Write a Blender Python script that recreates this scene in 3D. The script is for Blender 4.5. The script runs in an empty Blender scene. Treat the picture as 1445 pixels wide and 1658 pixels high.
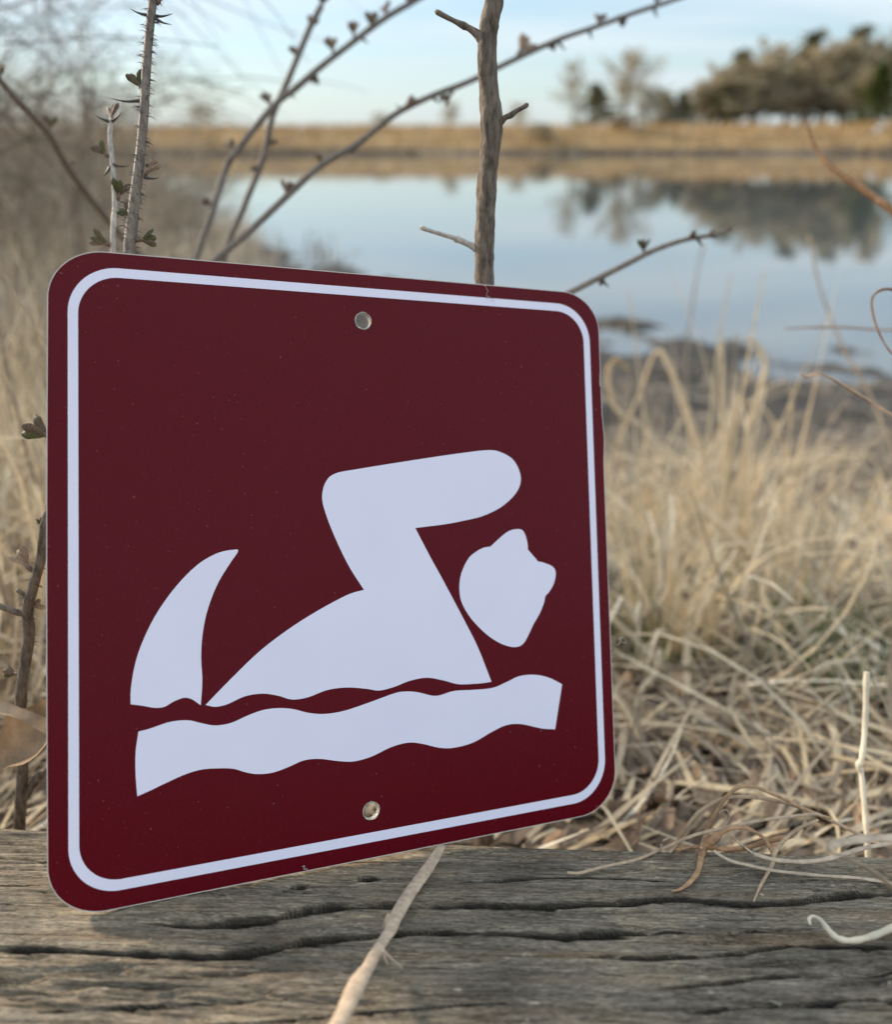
import bpy, math, random
import numpy as np
from mathutils import Vector
random.seed(7); rng = np.random.default_rng(11)
R = math.radians
scene = bpy.context.scene
col = scene.collection

# ------------------------------------------------------------------ camera
FPX, PCX, PCY = 1450.0, 722.5, 829.0
PITCH = math.atan((PCY - 222) / FPX)
CAMZ = 1.5
cam = bpy.data.cameras.new('camera'); camo = bpy.data.objects.new('camera', cam); col.objects.link(camo)
cam.sensor_fit = 'VERTICAL'; cam.sensor_height = 36; cam.sensor_width = 36
cam.lens = FPX / 1658 * 36
camo.location = (0, 0, CAMZ); camo.rotation_euler = (math.pi / 2 - PITCH, 0, 0)
cam.clip_start = 0.01; cam.clip_end = 9000
cam.dof.use_dof = True; cam.dof.focus_distance = 0.447; cam.dof.aperture_fstop = cam.lens / 6.3
scene.camera = camo

# ------------------------------------------------------------------ light
SUN_EL, SUN_AZ = R(24), R(-62)          # azimuth measured from +Y towards +X
world = bpy.data.worlds.new('World'); scene.world = world; world.use_nodes = True
nt = world.node_tree; N = nt.nodes; L = nt.links; N.clear()
def wn(t, **k):
    n = N.new(t)
    for a, b in k.items(): setattr(n, a, b)
    return n
out = wn('ShaderNodeOutputWorld'); bg = wn('ShaderNodeBackground'); bg.inputs[1].default_value = 0.1
sky = wn('ShaderNodeTexSky', sky_type='NISHITA'); sky.sun_disc = False
sky.sun_elevation = SUN_EL; sky.sun_rotation = SUN_AZ; sky.air_density = 1.0; sky.dust_density = 0.6; sky.ozone_density = 1.6
tc = wn('ShaderNodeTexCoord')
sep = wn('ShaderNodeSeparateXYZ'); L.new(tc.outputs['Generated'], sep.inputs[0])
mx = wn('ShaderNodeMath', operation='MAXIMUM'); L.new(sep.outputs[2], mx.inputs[0]); mx.inputs[1].default_value = 0.0
ad = wn('ShaderNodeMath', operation='ADD'); L.new(mx.outputs[0], ad.inputs[0]); ad.inputs[1].default_value = 0.12
dv = wn('ShaderNodeVectorMath', operation='DIVIDE'); L.new(tc.outputs['Generated'], dv.inputs[0])
cb = wn('ShaderNodeCombineXYZ')
for i in range(3): L.new(ad.outputs[0], cb.inputs[i])
L.new(cb.outputs[0], dv.inputs[1])
mp = wn('ShaderNodeMapping'); mp.inputs['Scale'].default_value = (0.55, 1.5, 0.3); mp.inputs['Rotation'].default_value = (0, 0, R(14))
L.new(dv.outputs[0], mp.inputs[0])
nz = wn('ShaderNodeTexNoise'); nz.inputs['Scale'].default_value = 1.15; nz.inputs['Detail'].default_value = 6; nz.inputs['Roughness'].default_value = 0.5; nz.inputs['Distortion'].default_value = 0.4
L.new(mp.outputs[0], nz.inputs[0])
cr = wn('ShaderNodeValToRGB'); cr.color_ramp.elements[0].position = 0.36; cr.color_ramp.elements[1].position = 0.70
cr.color_ramp.elements[0].color = (0.30, 0.30, 0.30, 1); cr.color_ramp.elements[1].color = (0.92, 0.92, 0.92, 1)
L.new(nz.outputs[0], cr.inputs[0])
hz = wn('ShaderNodeMapRange'); hz.inputs[1].default_value = 0.0; hz.inputs[2].default_value = 0.10; hz.inputs[3].default_value = 0.85; hz.inputs[4].default_value = 0.0
L.new(sep.outputs[2], hz.inputs[0])
mxx = wn('ShaderNodeMath', operation='MAXIMUM'); L.new(cr.outputs[0], mxx.inputs[0]); L.new(hz.outputs[0], mxx.inputs[1])
tint = wn('ShaderNodeMix', data_type='RGBA', blend_type='MULTIPLY'); tint.inputs[0].default_value = 1
L.new(sky.outputs[0], tint.inputs[6]); tint.inputs[7].default_value = (0.84, 0.98, 1.10, 1)
mix = wn('ShaderNodeMix', data_type='RGBA'); L.new(mxx.outputs[0], mix.inputs[0]); L.new(tint.outputs[2], mix.inputs[6])
zb = wn('ShaderNodeMath', operation='MULTIPLY_ADD'); L.new(mx.outputs[0], zb.inputs[0]); zb.inputs[1].default_value = 1.7; zb.inputs[2].default_value = 1.0
cc = wn('ShaderNodeVectorMath', operation='SCALE'); cc.inputs[0].default_value = (4.75, 5.35, 5.7); L.new(zb.outputs[0], cc.inputs['Scale']); L.new(cc.outputs[0], mix.inputs[7])
L.new(mix.outputs[2], bg.inputs[0]); L.new(bg.outputs[0], out.inputs[0])

sun = bpy.data.lights.new('sun', 'SUN'); suno = bpy.data.objects.new('sun', sun); col.objects.link(suno)
sun.energy = 4.9; sun.angle = R(7); sun.color = (1.0, 0.84, 0.64)
sd = Vector((math.sin(SUN_AZ) * math.cos(SUN_EL), math.cos(SUN_AZ) * math.cos(SUN_EL), math.sin(SUN_EL)))
suno.rotation_euler = (-sd).to_track_quat('-Z', 'Y').to_euler()
vs = scene.view_settings; vs.view_transform = 'Standard'; vs.look = 'None'; vs.exposure = 0.6; vs.gamma = 1; vs.use_curve_mapping = False

# ------------------------------------------------------------------ helpers
FW = np.array([0, math.cos(PITCH), -math.sin(PITCH)]); UP = np.array([0, math.sin(PITCH), math.cos(PITCH)]); RT = np.array([1.0, 0, 0])
CO = np.array([0, 0, CAMZ])
def P(px, py, d):
    """world point seen at photo pixel (px,py) at distance d in front of the camera plane"""
    return CO + d * (FW + RT * (px - PCX) / FPX - UP * (py - PCY) / FPX)
def proj(V):
    q = V - CO; d = q @ FW
    return PCX + FPX * (q @ RT) / d, PCY - FPX * (q @ UP) / d
def raydir(px, py): return FW + RT * (px - PCX) / FPX - UP * (py - PCY) / FPX

def tag(o, label=None, cat=None, group=None, kind=None):
    if label: o['label'] = label
    if cat: o['category'] = cat
    if group: o['group'] = group
    if kind: o['kind'] = kind
    return o
def empty(name, loc=(0, 0, 0)):
    o = bpy.data.objects.new(name, None); o.location = loc; o.empty_display_size = .05; col.objects.link(o); return o
def mk(name, V, F, mat, parent=None, smooth=True, tint=None, mats=None, fm=None):
    me = bpy.data.meshes.new(name)
    if isinstance(F, np.ndarray) and F.ndim == 2:
        nV, (nF, k) = len(V), F.shape
        me.vertices.add(nV); me.vertices.foreach_set('co', np.asarray(V, dtype=np.float32).ravel())
        me.loops.add(nF * k); me.loops.foreach_set('vertex_index', F.astype(np.int32).ravel())
        me.polygons.add(nF); me.polygons.foreach_set('loop_start', np.arange(0, nF * k, k, dtype=np.int32))
        me.update(calc_edges=True)
    else:
        me.from_pydata([tuple(map(float, v)) for v in V], [], [tuple(map(int, f)) for f in F]); me.update()
    if smooth: me.polygons.foreach_set('use_smooth', [True] * len(me.polygons))
    if tint is not None:
        a = me.attributes.new('tint', 'FLOAT', 'POINT'); a.data.foreach_set('value', np.asarray(tint, dtype=np.float32))
    for m in (mats or [mat]): me.materials.append(m)
    if fm is not None: me.polygons.foreach_set('material_index', fm)
    me.validate()
    o = bpy.data.objects.new(name, me); col.objects.link(o)
    if parent is not None:
        o.parent = parent
        o.location = -Vector(parent.location)      # meshes are written in world coordinates
        q = parent.parent
        while q is not None: q = q.parent
    return o
class MB:
    def __init__(s): s.v = []; s.f = []; s.t = []
    def add(s, V, F, t=0.5):
        b = len(s.v); s.v += [tuple(v) for v in V]; s.f += [tuple(i + b for i in f) for f in F]; s.t += [t] * len(V)
    def tube(s, pts, rad, n=8, t=0.5, cap=True, flat=1.0):
        pts = np.asarray(pts, float); m = len(pts)
        if np.isscalar(rad): rad = [rad] * m
        tg = np.gradient(pts, axis=0); tg /= np.linalg.norm(tg, axis=1)[:, None] + 1e-12
        ref = np.array([0, 0, 1.0]) if abs(tg[0][2]) < .9 else np.array([1.0, 0, 0])
        a = np.cross(tg[0], ref); a /= np.linalg.norm(a)
        V = []
        ang = np.linspace(0, 2 * math.pi, n, endpoint=False)
        for i in range(m):
            a = a - tg[i] * (a @ tg[i]); a /= np.linalg.norm(a) + 1e-12
            b = np.cross(tg[i], a)
            for q in ang: V.append(pts[i] + rad[i] * (math.cos(q) * a + flat * math.sin(q) * b))
        F = [(i * n + j, i * n + (j + 1) % n, (i + 1) * n + (j + 1) % n, (i + 1) * n + j) for i in range(m - 1) for j in range(n)]
        if cap: F += [tuple(range(n))[::-1], tuple(range((m - 1) * n, m * n))]
        s.add(V, F, t)
    def ribbon(s, pts, wid, side, t=0.5, fold=0.0):
        """thin folded blade: three verts across, side = width direction(s)"""
        pts = np.asarray(pts, float); m = len(pts)
        if np.isscalar(wid): wid = [wid] * m
        tg = np.gradient(pts, axis=0); V = []
        for i in range(m):
            sd_ = side[i] if np.ndim(side) == 2 else side
            t_ = tg[i] / (np.linalg.norm(tg[i]) + 1e-12)
            w = sd_ - t_ * (sd_ @ t_); w = w / (np.linalg.norm(w) + 1e-9); nn = np.cross(t_, w)
            V += [pts[i] - w * wid[i] / 2, pts[i] + nn * fold * wid[i], pts[i] + w * wid[i] / 2]
        F = []
        for i in range(m - 1):
            for k in (0, 1): F.append((i * 3 + k, i * 3 + k + 1, i * 3 + k + 4, i * 3 + k + 3))
        s.add(V, F, t)
    def build(s, name, mat, parent=None, smooth=True):
        return mk(name, s.v, s.f, mat, parent, smooth, tint=s.t)
def spl(p, n=8):
    """Catmull-Rom through the rows of p (any dimension)"""
    p = np.asarray(p, float); q = np.vstack([2 * p[0] - p[1], p, 2 * p[-1] - p[-2]]); o = []
    for i in range(1, len(q) - 2):
        for k in range(n):
            t = k / n
            o.append(.5 * (2 * q[i] + (q[i + 1] - q[i - 1]) * t + (2 * q[i - 1] - 5 * q[i] + 4 * q[i + 1] - q[i + 2]) * t * t + (3 * q[i] - q[i - 1] - 3 * q[i + 1] + q[i + 2]) * t ** 3))
    o.append(q[-2]); return np.array(o)
def pp(l, n=8):
    """spline of (px,py,depth[,radius_px]) -> world points, radius in metres"""
    a = spl(l, n); W = np.array([P(*r[:3]) for r in a])
    rad = a[:, 3] * a[:, 2] / FPX if a.shape[1] > 3 else None
    return W, rad
def noise2(x, y, seed=0):
    xi = np.floor(x).astype(np.int64); yi = np.floor(y).astype(np.int64); fx = x - xi; fy = y - yi
    def h(a, b):
        n = (a * 374761393 + b * 668265263 + seed * 1442695041) & 0xFFFFFFFF
        n = ((n ^ (n >> 13)) * 1274126177) & 0xFFFFFFFF
        return ((n ^ (n >> 16)) & 0xFFFF) / 65535.0
    sx = fx * fx * (3 - 2 * fx); sy = fy * fy * (3 - 2 * fy)
    return (h(xi, yi) * (1 - sx) + h(xi + 1, yi) * sx) * (1 - sy) + (h(xi, yi + 1) * (1 - sx) + h(xi + 1, yi + 1) * sx) * sy
def fbm(x, y, seed=0, o=4, g=.5):
    r = 0; a = 1; s = 0
    for i in range(o): r = r + a * noise2(x * 2 ** i, y * 2 ** i, seed + i); s += a; a *= g
    return r / s

# ------------------------------------------------------------------ materials
def mat(name): m = bpy.data.materials.new(name); m.use_nodes = True; return m, m.node_tree, m.node_tree.nodes['Principled BSDF']
def nd(t, ty, **k):
    n = t.nodes.new(ty)
    for a, b in k.items(): setattr(n, a, b)
    return n
def ramp(t, stops, src):
    r = nd(t, 'ShaderNodeValToRGB'); e = r.color_ramp.elements
    while len(e) < len(stops): e.new(.5)
    for i, (p, c) in enumerate(stops): e[i].position = p; e[i].color = (*c, 1)
    t.links.new(src, r.inputs[0]); return r
def coords(t, scale=(1, 1, 1), rot=(0, 0, 0)):
    c = nd(t, 'ShaderNodeTexCoord'); m = nd(t, 'ShaderNodeMapping'); m.inputs['Scale'].default_value = scale; m.inputs['Rotation'].default_value = rot
    t.links.new(c.outputs['Object'], m.inputs[0]); return m.outputs[0]
def noise(t, vec, s, det=5, rough=.55, dist=0):
    n = nd(t, 'ShaderNodeTexNoise'); n.inputs['Scale'].default_value = s; n.inputs['Detail'].default_value = det; n.inputs['Roughness'].default_value = rough; n.inputs['Distortion'].default_value = dist
    t.links.new(vec, n.inputs['Vector']); return n.outputs[0]
def bump(t, b, h, dist, st=1.0):
    n = nd(t, 'ShaderNodeBump'); n.inputs['Distance'].default_value = dist; n.inputs['Strength'].default_value = st
    t.links.new(h, n.inputs['Height']); t.links.new(n.outputs[0], b.inputs['Normal']); return n
def mixc(t, f, a, b, bt='MIX'):
    m = nd(t, 'ShaderNodeMix', data_type='RGBA', blend_type=bt)
    if hasattr(f, 'links'): t.links.new(f, m.inputs[0])
    else: m.inputs[0].default_value = f
    for i, q in ((6, a), (7, b)):
        if hasattr(q, 'links'): t.links.new(q, m.inputs[i])
        else: m.inputs[i].default_value = (*q, 1)
    return m.outputs[2]

def tinted(name, stops, rough=.7, nscale=300, nst=.5, transl=0.0, stretch=(1, 1, 1), bd=.0004):
    m, t, b = mat(name)
    a = nd(t, 'ShaderNodeAttribute', attribute_name='tint'); r = ramp(t, stops, a.outputs['Fac'])
    v = coords(t, stretch); n = noise(t, v, nscale, 5, .6)
    r2 = ramp(t, [(.3, (1 - nst,) * 3), (.7, (1 + nst * .5,) * 3)], n)
    c = mixc(t, 1.0, r.outputs[0], r2.outputs[0], 'MULTIPLY')
    t.links.new(c, b.inputs['Base Color']); b.inputs['Roughness'].default_value = rough; b.inputs['Specular IOR Level'].default_value = .25
    if bd: bump(t, b, n, bd, .8)
    if transl:
        tr = nd(t, 'ShaderNodeBsdfTranslucent'); t.links.new(c, tr.inputs[0]); mxs = nd(t, 'ShaderNodeMixShader'); mxs.inputs[0].default_value = transl
        t.links.new(b.outputs[0], mxs.inputs[1]); t.links.new(tr.outputs[0], mxs.inputs[2]); t.links.new(mxs.outputs[0], t.nodes['Material Output'].inputs[0])
    return m
M = {}
M['straw'] = tinted('dry_straw', [(0, (.15, .115, .085)), (.3, (.38, .31, .23)), (.55, (.64, .53, .37)), (.85, (.72, .55, .33)), (1, (.86, .78, .62))], .6, 60, .25, .3, bd=0)
M['bank_straw'] = tinted('bank_straw', [(0, (.15, .10, .05)), (.5, (.42, .26, .10)), (1, (.62, .42, .18))], .8, 1, .3, .1, bd=0)
M['brown_straw'] = tinted('russet_straw', [(0, (.14, .08, .05)), (.4, (.50, .29, .15)), (.6, (.58, .43, .29)), (1, (.76, .63, .48))], .55, 250, .35, .25, (1, 1, 1), .0002)
M['grey_brush'] = tinted('grey_brush', [(0, (.11, .09, .07)), (.4, (.34, .28, .21)), (1, (.66, .56, .43))], .8, 60, .2, .1, bd=0)
M['green'] = tinted('fresh_green', [(0, (.05, .09, .02)), (1, (.12, .19, .05))], .5, 80, .3, .3, bd=0)
M['litter'] = tinted('leaf_litter', [(0, (.10, .07, .05)), (.4, (.22, .16, .115)), (.7, (.33, .22, .13)), (1, (.48, .38, .28))], .7, 90, .4, .15)
M['cane'] = tinted('cane_bark', [(0, (.09, .07, .055)), (.5, (.23, .19, .155)), (1, (.50, .45, .39))], .6, 400, .5, 0, (1, 1, .25), .0005)
M['woody'] = tinted('woody_bark', [(0, (.05, .038, .03)), (.5, (.15, .118, .092)), (.75, (.25, .20, .155)), (1, (.36, .28, .19))], .75, 380, .7, 0, (1, 1, .3), .002)
M['bud'] = tinted('bud_leaf', [(0, (.055, .06, .022)), (.35, (.10, .095, .035)), (.55, (.12, .085, .05)), (.8, (.17, .10, .07)), (1, (.34, .24, .16))], .5, 700, .5, .1, bd=.0003)
M['thorn'] = tinted('thorn', [(0, (.045, .045, .045)), (1, (.22, .16, .13))], .4, 500, .2, 0, bd=0)
M['hair'] = tinted('fibre', [(0, (.5, .45, .4)), (1, (.75, .72, .7))], .6, 500, .1, .2, bd=0)
M['bare'] = tinted('far_twigs', [(0, (.24, .19, .125)), (.5, (.40, .335, .22)), (1, (.56, .47, .31))], .8, 2, .2, 0, bd=0)
M['pine'] = tinted('far_needles', [(0, (.08, .085, .035)), (.5, (.18, .17, .07)), (1, (.30, .26, .12))], .7, 1, .25, .1, bd=0)
M['cedar'] = tinted('cedar_green', [(0, (.05, .07, .012)), (1, (.13, .16, .03))], .7, 1, .25, .1, bd=0)
M['trunk'] = tinted('far_bark', [(0, (.10, .085, .07)), (1, (.2, .17, .14))], .85, 3, .4, 0, bd=0)

# sign
m, t, b = mat('maroon_vinyl'); v = coords(t); n = noise(t, v, 900, 2, .5); n2 = noise(t, v, 2600, 1, .5)
c = ramp(t, [(.35, (.098, .0014, .0060)), (.65, (.116, .0019, .0074))], n); sp = ramp(t, [(.84, (0, 0, 0)), (.88, (1, 1, 1))], noise(t, v, 900, 0, .5))
t.links.new(mixc(t, mixc(t, .35, (0, 0, 0), sp.outputs[0]), c.outputs[0], (.3, .22, .2)), b.inputs['Base Color'])
b.inputs['Roughness'].default_value = .24; b.inputs['Specular IOR Level'].default_value = .14; bump(t, b, mixc(t, .5, n2, noise(t, coords(t, (.05, 1, 1)), 2200, 2, .5)), .00008, .6); rr0 = ramp(t, [(.3, (.20,) * 3), (.7, (.34,) * 3)], noise(t, coords(t, (1, 1, .4)), 11, 5, .65)); t.links.new(rr0.outputs[0], b.inputs['Roughness']); M['maroon'] = m
m, t, b = mat('white_vinyl'); v = coords(t); n = noise(t, v, 30, 4, .5); c = ramp(t, [(.3, (.80, .765, .89)), (.7, (.825, .79, .91))], n)
t.links.new(c.outputs[0], b.inputs['Base Color']); b.inputs['Roughness'].default_value = .42; bump(t, b, noise(t, v, 1800, 2), .00005, .5); M['white'] = m
m, t, b = mat('panel_edge'); b.inputs['Base Color'].default_value = (.60, .53, .48, 1); b.inputs['Roughness'].default_value = .3; M['edge'] = m
m, t, b = mat('clear_rim'); b.inputs['Base Color'].default_value = (.8, .82, .78, 1); b.inputs['Roughness'].default_value = .12; b.inputs['Transmission Weight'].default_value = .75; M['clear'] = m

# ------------------------------------------------------------------ terrain
def ground_z(x, y):
    x = np.asarray(x, float); y = np.asarray(y, float)
    ys = np.maximum(y, .35); r = np.clip(x / ys, -3, 3)
    sh = np.interp(r, [-3, -.42, -.36, -.31, -.26, -.2, -.15, -.02, .16, .4, .6, 3], [900, 900, 60, 30, 17, 13.5, 12, 9.6, 7.8, 6.4, 6.1, 6.1])
    sh = sh * (1 + .16 * (fbm(x * .9, y * .9, 5) - .5))
    # bank profile from the timber down to the water
    z = np.interp(y, [-60, -14, -3, -.5, .3, .6, 1, 2.4, 3.6, 4.6, 6, 9, 20, 60], [5, 5, 1.9, 1.15, 1.02, .99, .90, .50, .22, .08, .035, .03, .03, .03])  # unseen rise behind the camera, added to darken what the sign reflects
    z = z + .42 * np.clip((-r - .16) / .25, 0, 1) * np.clip((y - .8) / 3, 0, 1)
    dep = np.clip((ys - sh) / (sh * .10), -1, 1)
    near_sh = np.clip((ys - sh * .62) / (sh * .38), 0, 1)
    z = z * (1 - .55 * near_sh) + (fbm(x * 2.2, y * 2.2, 9, 5) - .5) * (.09 + .12 * np.clip((y - 2.6) / 1.5, 0, 1) * np.clip((12 - y) / 4, 0, 1)) * np.clip(y, .2, 1)
    z = np.where(ys > sh, np.minimum(z * np.clip(1 - (ys - sh) * .6, 0, 1), .30) - .05 - .35 * np.clip((ys - sh) / 2.5, 0, 1) + (fbm(x * 3.5, y * 2.2, 3, 5) - .40) * .34 * np.clip(1.4 - (ys - sh) / (1.2 + sh * .12), 0, 1), z)
    # far bank
    top = 2.25 + .35 * np.clip(x / 60, 0, 1) + (fbm(x * .08, y * .05, 2) - .5) * .25
    fb = np.clip((y - 95 - 1.2 * (fbm(x * .05, x * 0, 8) - .5)) / 9, 0, 1)
    z = np.where(y > 94, -.3 + (top + .3) * (fb ** .8), z)
    return z
xs = np.sort(np.concatenate([.25 * np.sinh(np.linspace(-1, 1, 281) * 9.9)]))
ysl = np.concatenate([-np.geomspace(4000, 5, 30), np.arange(-4.8, 1.0, .12), np.arange(1.0, 9, .045), np.geomspace(9.1, 90, 90), np.arange(91, 107, .5), np.geomspace(108, 5000, 40)])
X, Y = np.meshgrid(xs, ysl); Z = ground_z(X, Y)
V = np.stack([X, Y, Z], -1).reshape(-1, 3); nx = len(xs); ny = len(ysl)
ii = (np.arange(ny - 1)[:, None] * nx + np.arange(nx - 1)[None]).ravel()
F = np.stack([ii, ii + 1, ii + nx + 1, ii + nx], 1)
m, t, b = mat('bank_ground'); v = coords(t)
sepn = nd(t, 'ShaderNodeSeparateXYZ'); t.links.new(v, sepn.inputs[0])
litter = ramp(t, [(.25, (.07, .052, .038)), (.5, (.17, .135, .095)), (.75, (.30, .24, .165))], noise(t, v, 22, 8, .7))
mud = ramp(t, [(.42, (.008, .007, .006)), (.52, (.03, .025, .020)), (.66, (.13, .105, .08))], noise(t, v, 9, 8, .75))
bank = ramp(t, [(.38, (.17, .115, .06)), (.5, (.30, .20, .095)), (.62, (.42, .29, .13))], noise(t, coords(t, (.12, .5, .9)), 1.2, 6, .6))
an = nd(t, 'ShaderNodeMath', operation='MULTIPLY_ADD'); t.links.new(noise(t, v, 1.3, 4), an.inputs[0]); an.inputs[1].default_value = .22; t.links.new(sepn.outputs[2], an.inputs[2])
f1 = nd(t, 'ShaderNodeMapRange'); t.links.new(an.outputs[0], f1.inputs[0]); f1.inputs[1].default_value = .24; f1.inputs[2].default_value = .42
f2 = nd(t, 'ShaderNodeMapRange'); t.links.new(sepn.outputs[1], f2.inputs[0]); f2.inputs[1].default_value = 88; f2.inputs[2].default_value = 90
f3 = nd(t, 'ShaderNodeMapRange'); t.links.new(an.outputs[0], f3.inputs[0]); f3.inputs[1].default_value = .2; f3.inputs[2].default_value = .75
c1 = mixc(t, f1.outputs[0], mud.outputs[0], litter.outputs[0]); c2 = mixc(t, f3.outputs[0], (.10, .08, .06), bank.outputs[0])
t.links.new(mixc(t, f2.outputs[0], c1, c2), b.inputs['Base Color'])
rg = nd(t, 'ShaderNodeMapRange'); t.links.new(f1.outputs[0], rg.inputs[0]); rg.inputs[3].default_value = .7; rg.inputs[4].default_value = .9
t.links.new(rg.outputs[0], b.inputs['Roughness']); bump(t, b, noise(t, v, 26, 8, .75), .05, .9)
tag(mk('ground', V, F, m), kind='structure')

m, t, b = mat('pond_water'); v = coords(t, (1, 1, 1))
b.inputs['Base Color'].default_value = (.085, .10, .105, 1); b.inputs['Roughness'].default_value = .02; b.inputs['IOR'].default_value = 1.6
bump(t, b, noise(t, coords(t, (.35, 1.6, 1)), 1.6, 4, .55), .012, .10)
wy = [3.0, 12, 40, 108]; mw = MB()
mw.add([(-260, 3, 0), (260, 3, 0), (260, 108, 0), (-260, 108, 0)], [(0, 1, 2, 3)])
tag(mk('pond_water', mw.v, mw.f, m, smooth=False), kind='structure')

# ------------------------------------------------------------------ sign geometry frame
CPX = np.array([[76.5, 399.5], [968.6, 476.7], [999.6, 1311], [76.5, 1494.3]]); ST = [(0, 1), (1, 1), (1, 0), (0, 0)]
A = []
for (u, w), (x, y) in zip(CPX, ST):
    A.append([x, y, 1, 0, 0, 0, -u * x, -u * y, -u]); A.append([0, 0, 0, x, y, 1, -w * x, -w * y, -w])
H = np.linalg.svd(np.array(A))[2][-1].reshape(3, 3)
G = np.linalg.inv(np.array([[FPX, 0, PCX], [0, FPX, PCY], [0, 0, 1]])) @ H
ga, gb, gt = G.T
if gt[2] < 0: ga, gb, gt = -ga, -gb, -gt
k = .30 / np.linalg.norm(gb)
def c2w(q): return q[0] * RT - q[1] * UP + q[2] * FW
SU, SV, SO = c2w(ga * k), c2w(gb * k), CO + c2w(gt * k)
SN = np.cross(SU, SV); SN /= np.linalg.norm(SN)
if SN[1] > 0: SN = -SN
Hi = np.linalg.inv(H)
def px2st(p): q = Hi @ np.array([p[0], p[1], 1]); return q[:2] / q[2]
def st2w(s, off=0.0): return SO + s[0] * SU + s[1] * SV + SN * off
def sign_depth(px, py): return (st2w(px2st((px, py))) - CO) @ FW

# ------------------------------------------------------------------ timber under the sign
q = px2st((715, 1369)); Q = st2w((q[0], 0.0))
print('SIGN', SO, SU, SV, SN, 'Q', Q)
slope = -SU[2] / SU[1]
LB, LZ = Q[1] + .004, Q[2] - .0045            # back edge of the top face
prof = [(.012, -.20), (.022, -.14), (.026, -.07), (.022, -.03), (.012, -.009), (.002, -.0015), (-.012, .012 * slope), (-.04, .04 * slope), (-.08, .08 * slope), (-.12, .12 * slope - .003), (-.16, .16 * slope - .011), (-.20, .2 * slope - .026), (-.235, .012), (-.262, -.02), (-.272, -.08), (-.268, -.20)]
pr = spl(prof, 40)
seg = np.r_[0, np.cumsum(np.linalg.norm(np.diff(pr, axis=0), axis=1))]
sfine = np.r_[np.linspace(0, .15, 14), np.arange(.156, .45, .00042), np.linspace(.4515, seg[-1], 40)]
prs = np.stack([np.interp(sfine, seg, pr[:, 0]), np.interp(sfine, seg, pr[:, 1])], 1)
tgn = np.gradient(prs, axis=0); tgn /= np.linalg.norm(tgn, axis=1)[:, None]
nrm = np.stack([tgn[:, 1], -tgn[:, 0]], 1)   # outward
if nrm[len(nrm) // 2, 1] < 0: nrm = -nrm
lx = np.r_[np.linspace(-1.6, -.45, 60), np.arange(-.445, .5, .0017), np.linspace(.505, 1.6, 60)]
LX, LS = np.meshgrid(lx, sfine)
lean = -.045
base = np.stack([LX, LB + prs[:, 0][:, None] + lean * LX, LZ + prs[:, 1][:, None] + 0 * LX], -1)
nn3 = np.stack([0 * LX, nrm[:, 0][:, None] + 0 * LX, nrm[:, 1][:, None] + 0 * LX], -1)
ppx, ppy = proj(base)
warp = (fbm(LX * 5, LS * 14, 21) - .5) * .02
d = (fbm(LX * 3, LS * 16, 1, 3) - .5) * .005 + (fbm(LX * 7, (LS + warp) * 120, 4, 4, .6) - .5) * .0020 + (fbm(LX * 18, (LS + warp) * 420, 6, 3, .6) - .5) * .0015
for fx, fs, sd_, wd_, dp_ in ((4.5, 70, 31, .020, .0042), (8, 150, 35, .022, .0026), (13, 300, 39, .03, .0016)):
    rdg = np.abs(fbm(LX * fx, (LS + warp) * fs, sd_, 3, .5) - .5); msk = np.clip((fbm(LX * fx * .9, LS * fs * .35, sd_ + 50, 2) - .42) / .12, 0, 1)
    d -= dp_ * msk * np.clip(1.3 - rdg / wd_, 0, 1)
cracks = [
 ([(240, 1492), (294, 1495), (346, 1497), (432, 1490), (500, 1478), (571, 1470), (671, 1469), (761, 1469), (865, 1469), (950, 1466), (1013, 1464), (1089, 1457), (1140, 1460), (1202, 1466), (1296, 1461), (1353, 1452), (1480, 1443)], 3.2, .010),
 ([(-60, 1530), (0, 1534), (104, 1536), (190, 1540), (277, 1543), (346, 1547), (415, 1540), (470, 1530), (519, 1523), (606, 1515), (692, 1510), (761, 1511), (865, 1516), (950, 1520), (1030, 1518)], 3.0, .009),
 ([(330, 1658), (450, 1650), (571, 1641), (727, 1627), (850, 1622)], 1.8, .004),
 ([(900, 1519), (970, 1516), (1070, 1510), (1130, 1512)], 2.2, .004), ([(930, 1548), (1051, 1549), (1164, 1544), (1277, 1532), (1470, 1534)], 2.4, .005),
 ([(1060, 1600), (1100, 1597), (1240, 1583), (1353, 1575), (1470, 1570)], 2.4, .005), ([(1180, 1513), (1215, 1508), (1277, 1505), (1330, 1503)], 1.8, .004),
 ([(448, 1446), (470, 1440), (490, 1434), (512, 1433)], 4.0, .006), ([(-20, 1433), (30, 1433), (75, 1431)], 1.6, .004),
 ([(60, 1640), (200, 1628), (330, 1622), (480, 1612)], 1.8, .003),
 ([(565, 1425), (590, 1421), (630, 1423)], 2.5, .004), ([(740, 1430), (860, 1424), (980, 1422), (1100, 1428)], 1.4, .003),
 ([(1100, 1640), (1230, 1628), (1330, 1622), (1460, 1612)], 2.0, .004)]
split_shade = np.zeros_like(d)  # mask for the shade put into the wood colour along the splits
vis = (ppy > 1320) & (ppy < 1760) & (ppx > -80) & (ppx < 1520) & (LS > .15)
jit = (fbm(LX * 60, LS * 60, 51, 3) - .5) * 9
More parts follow.
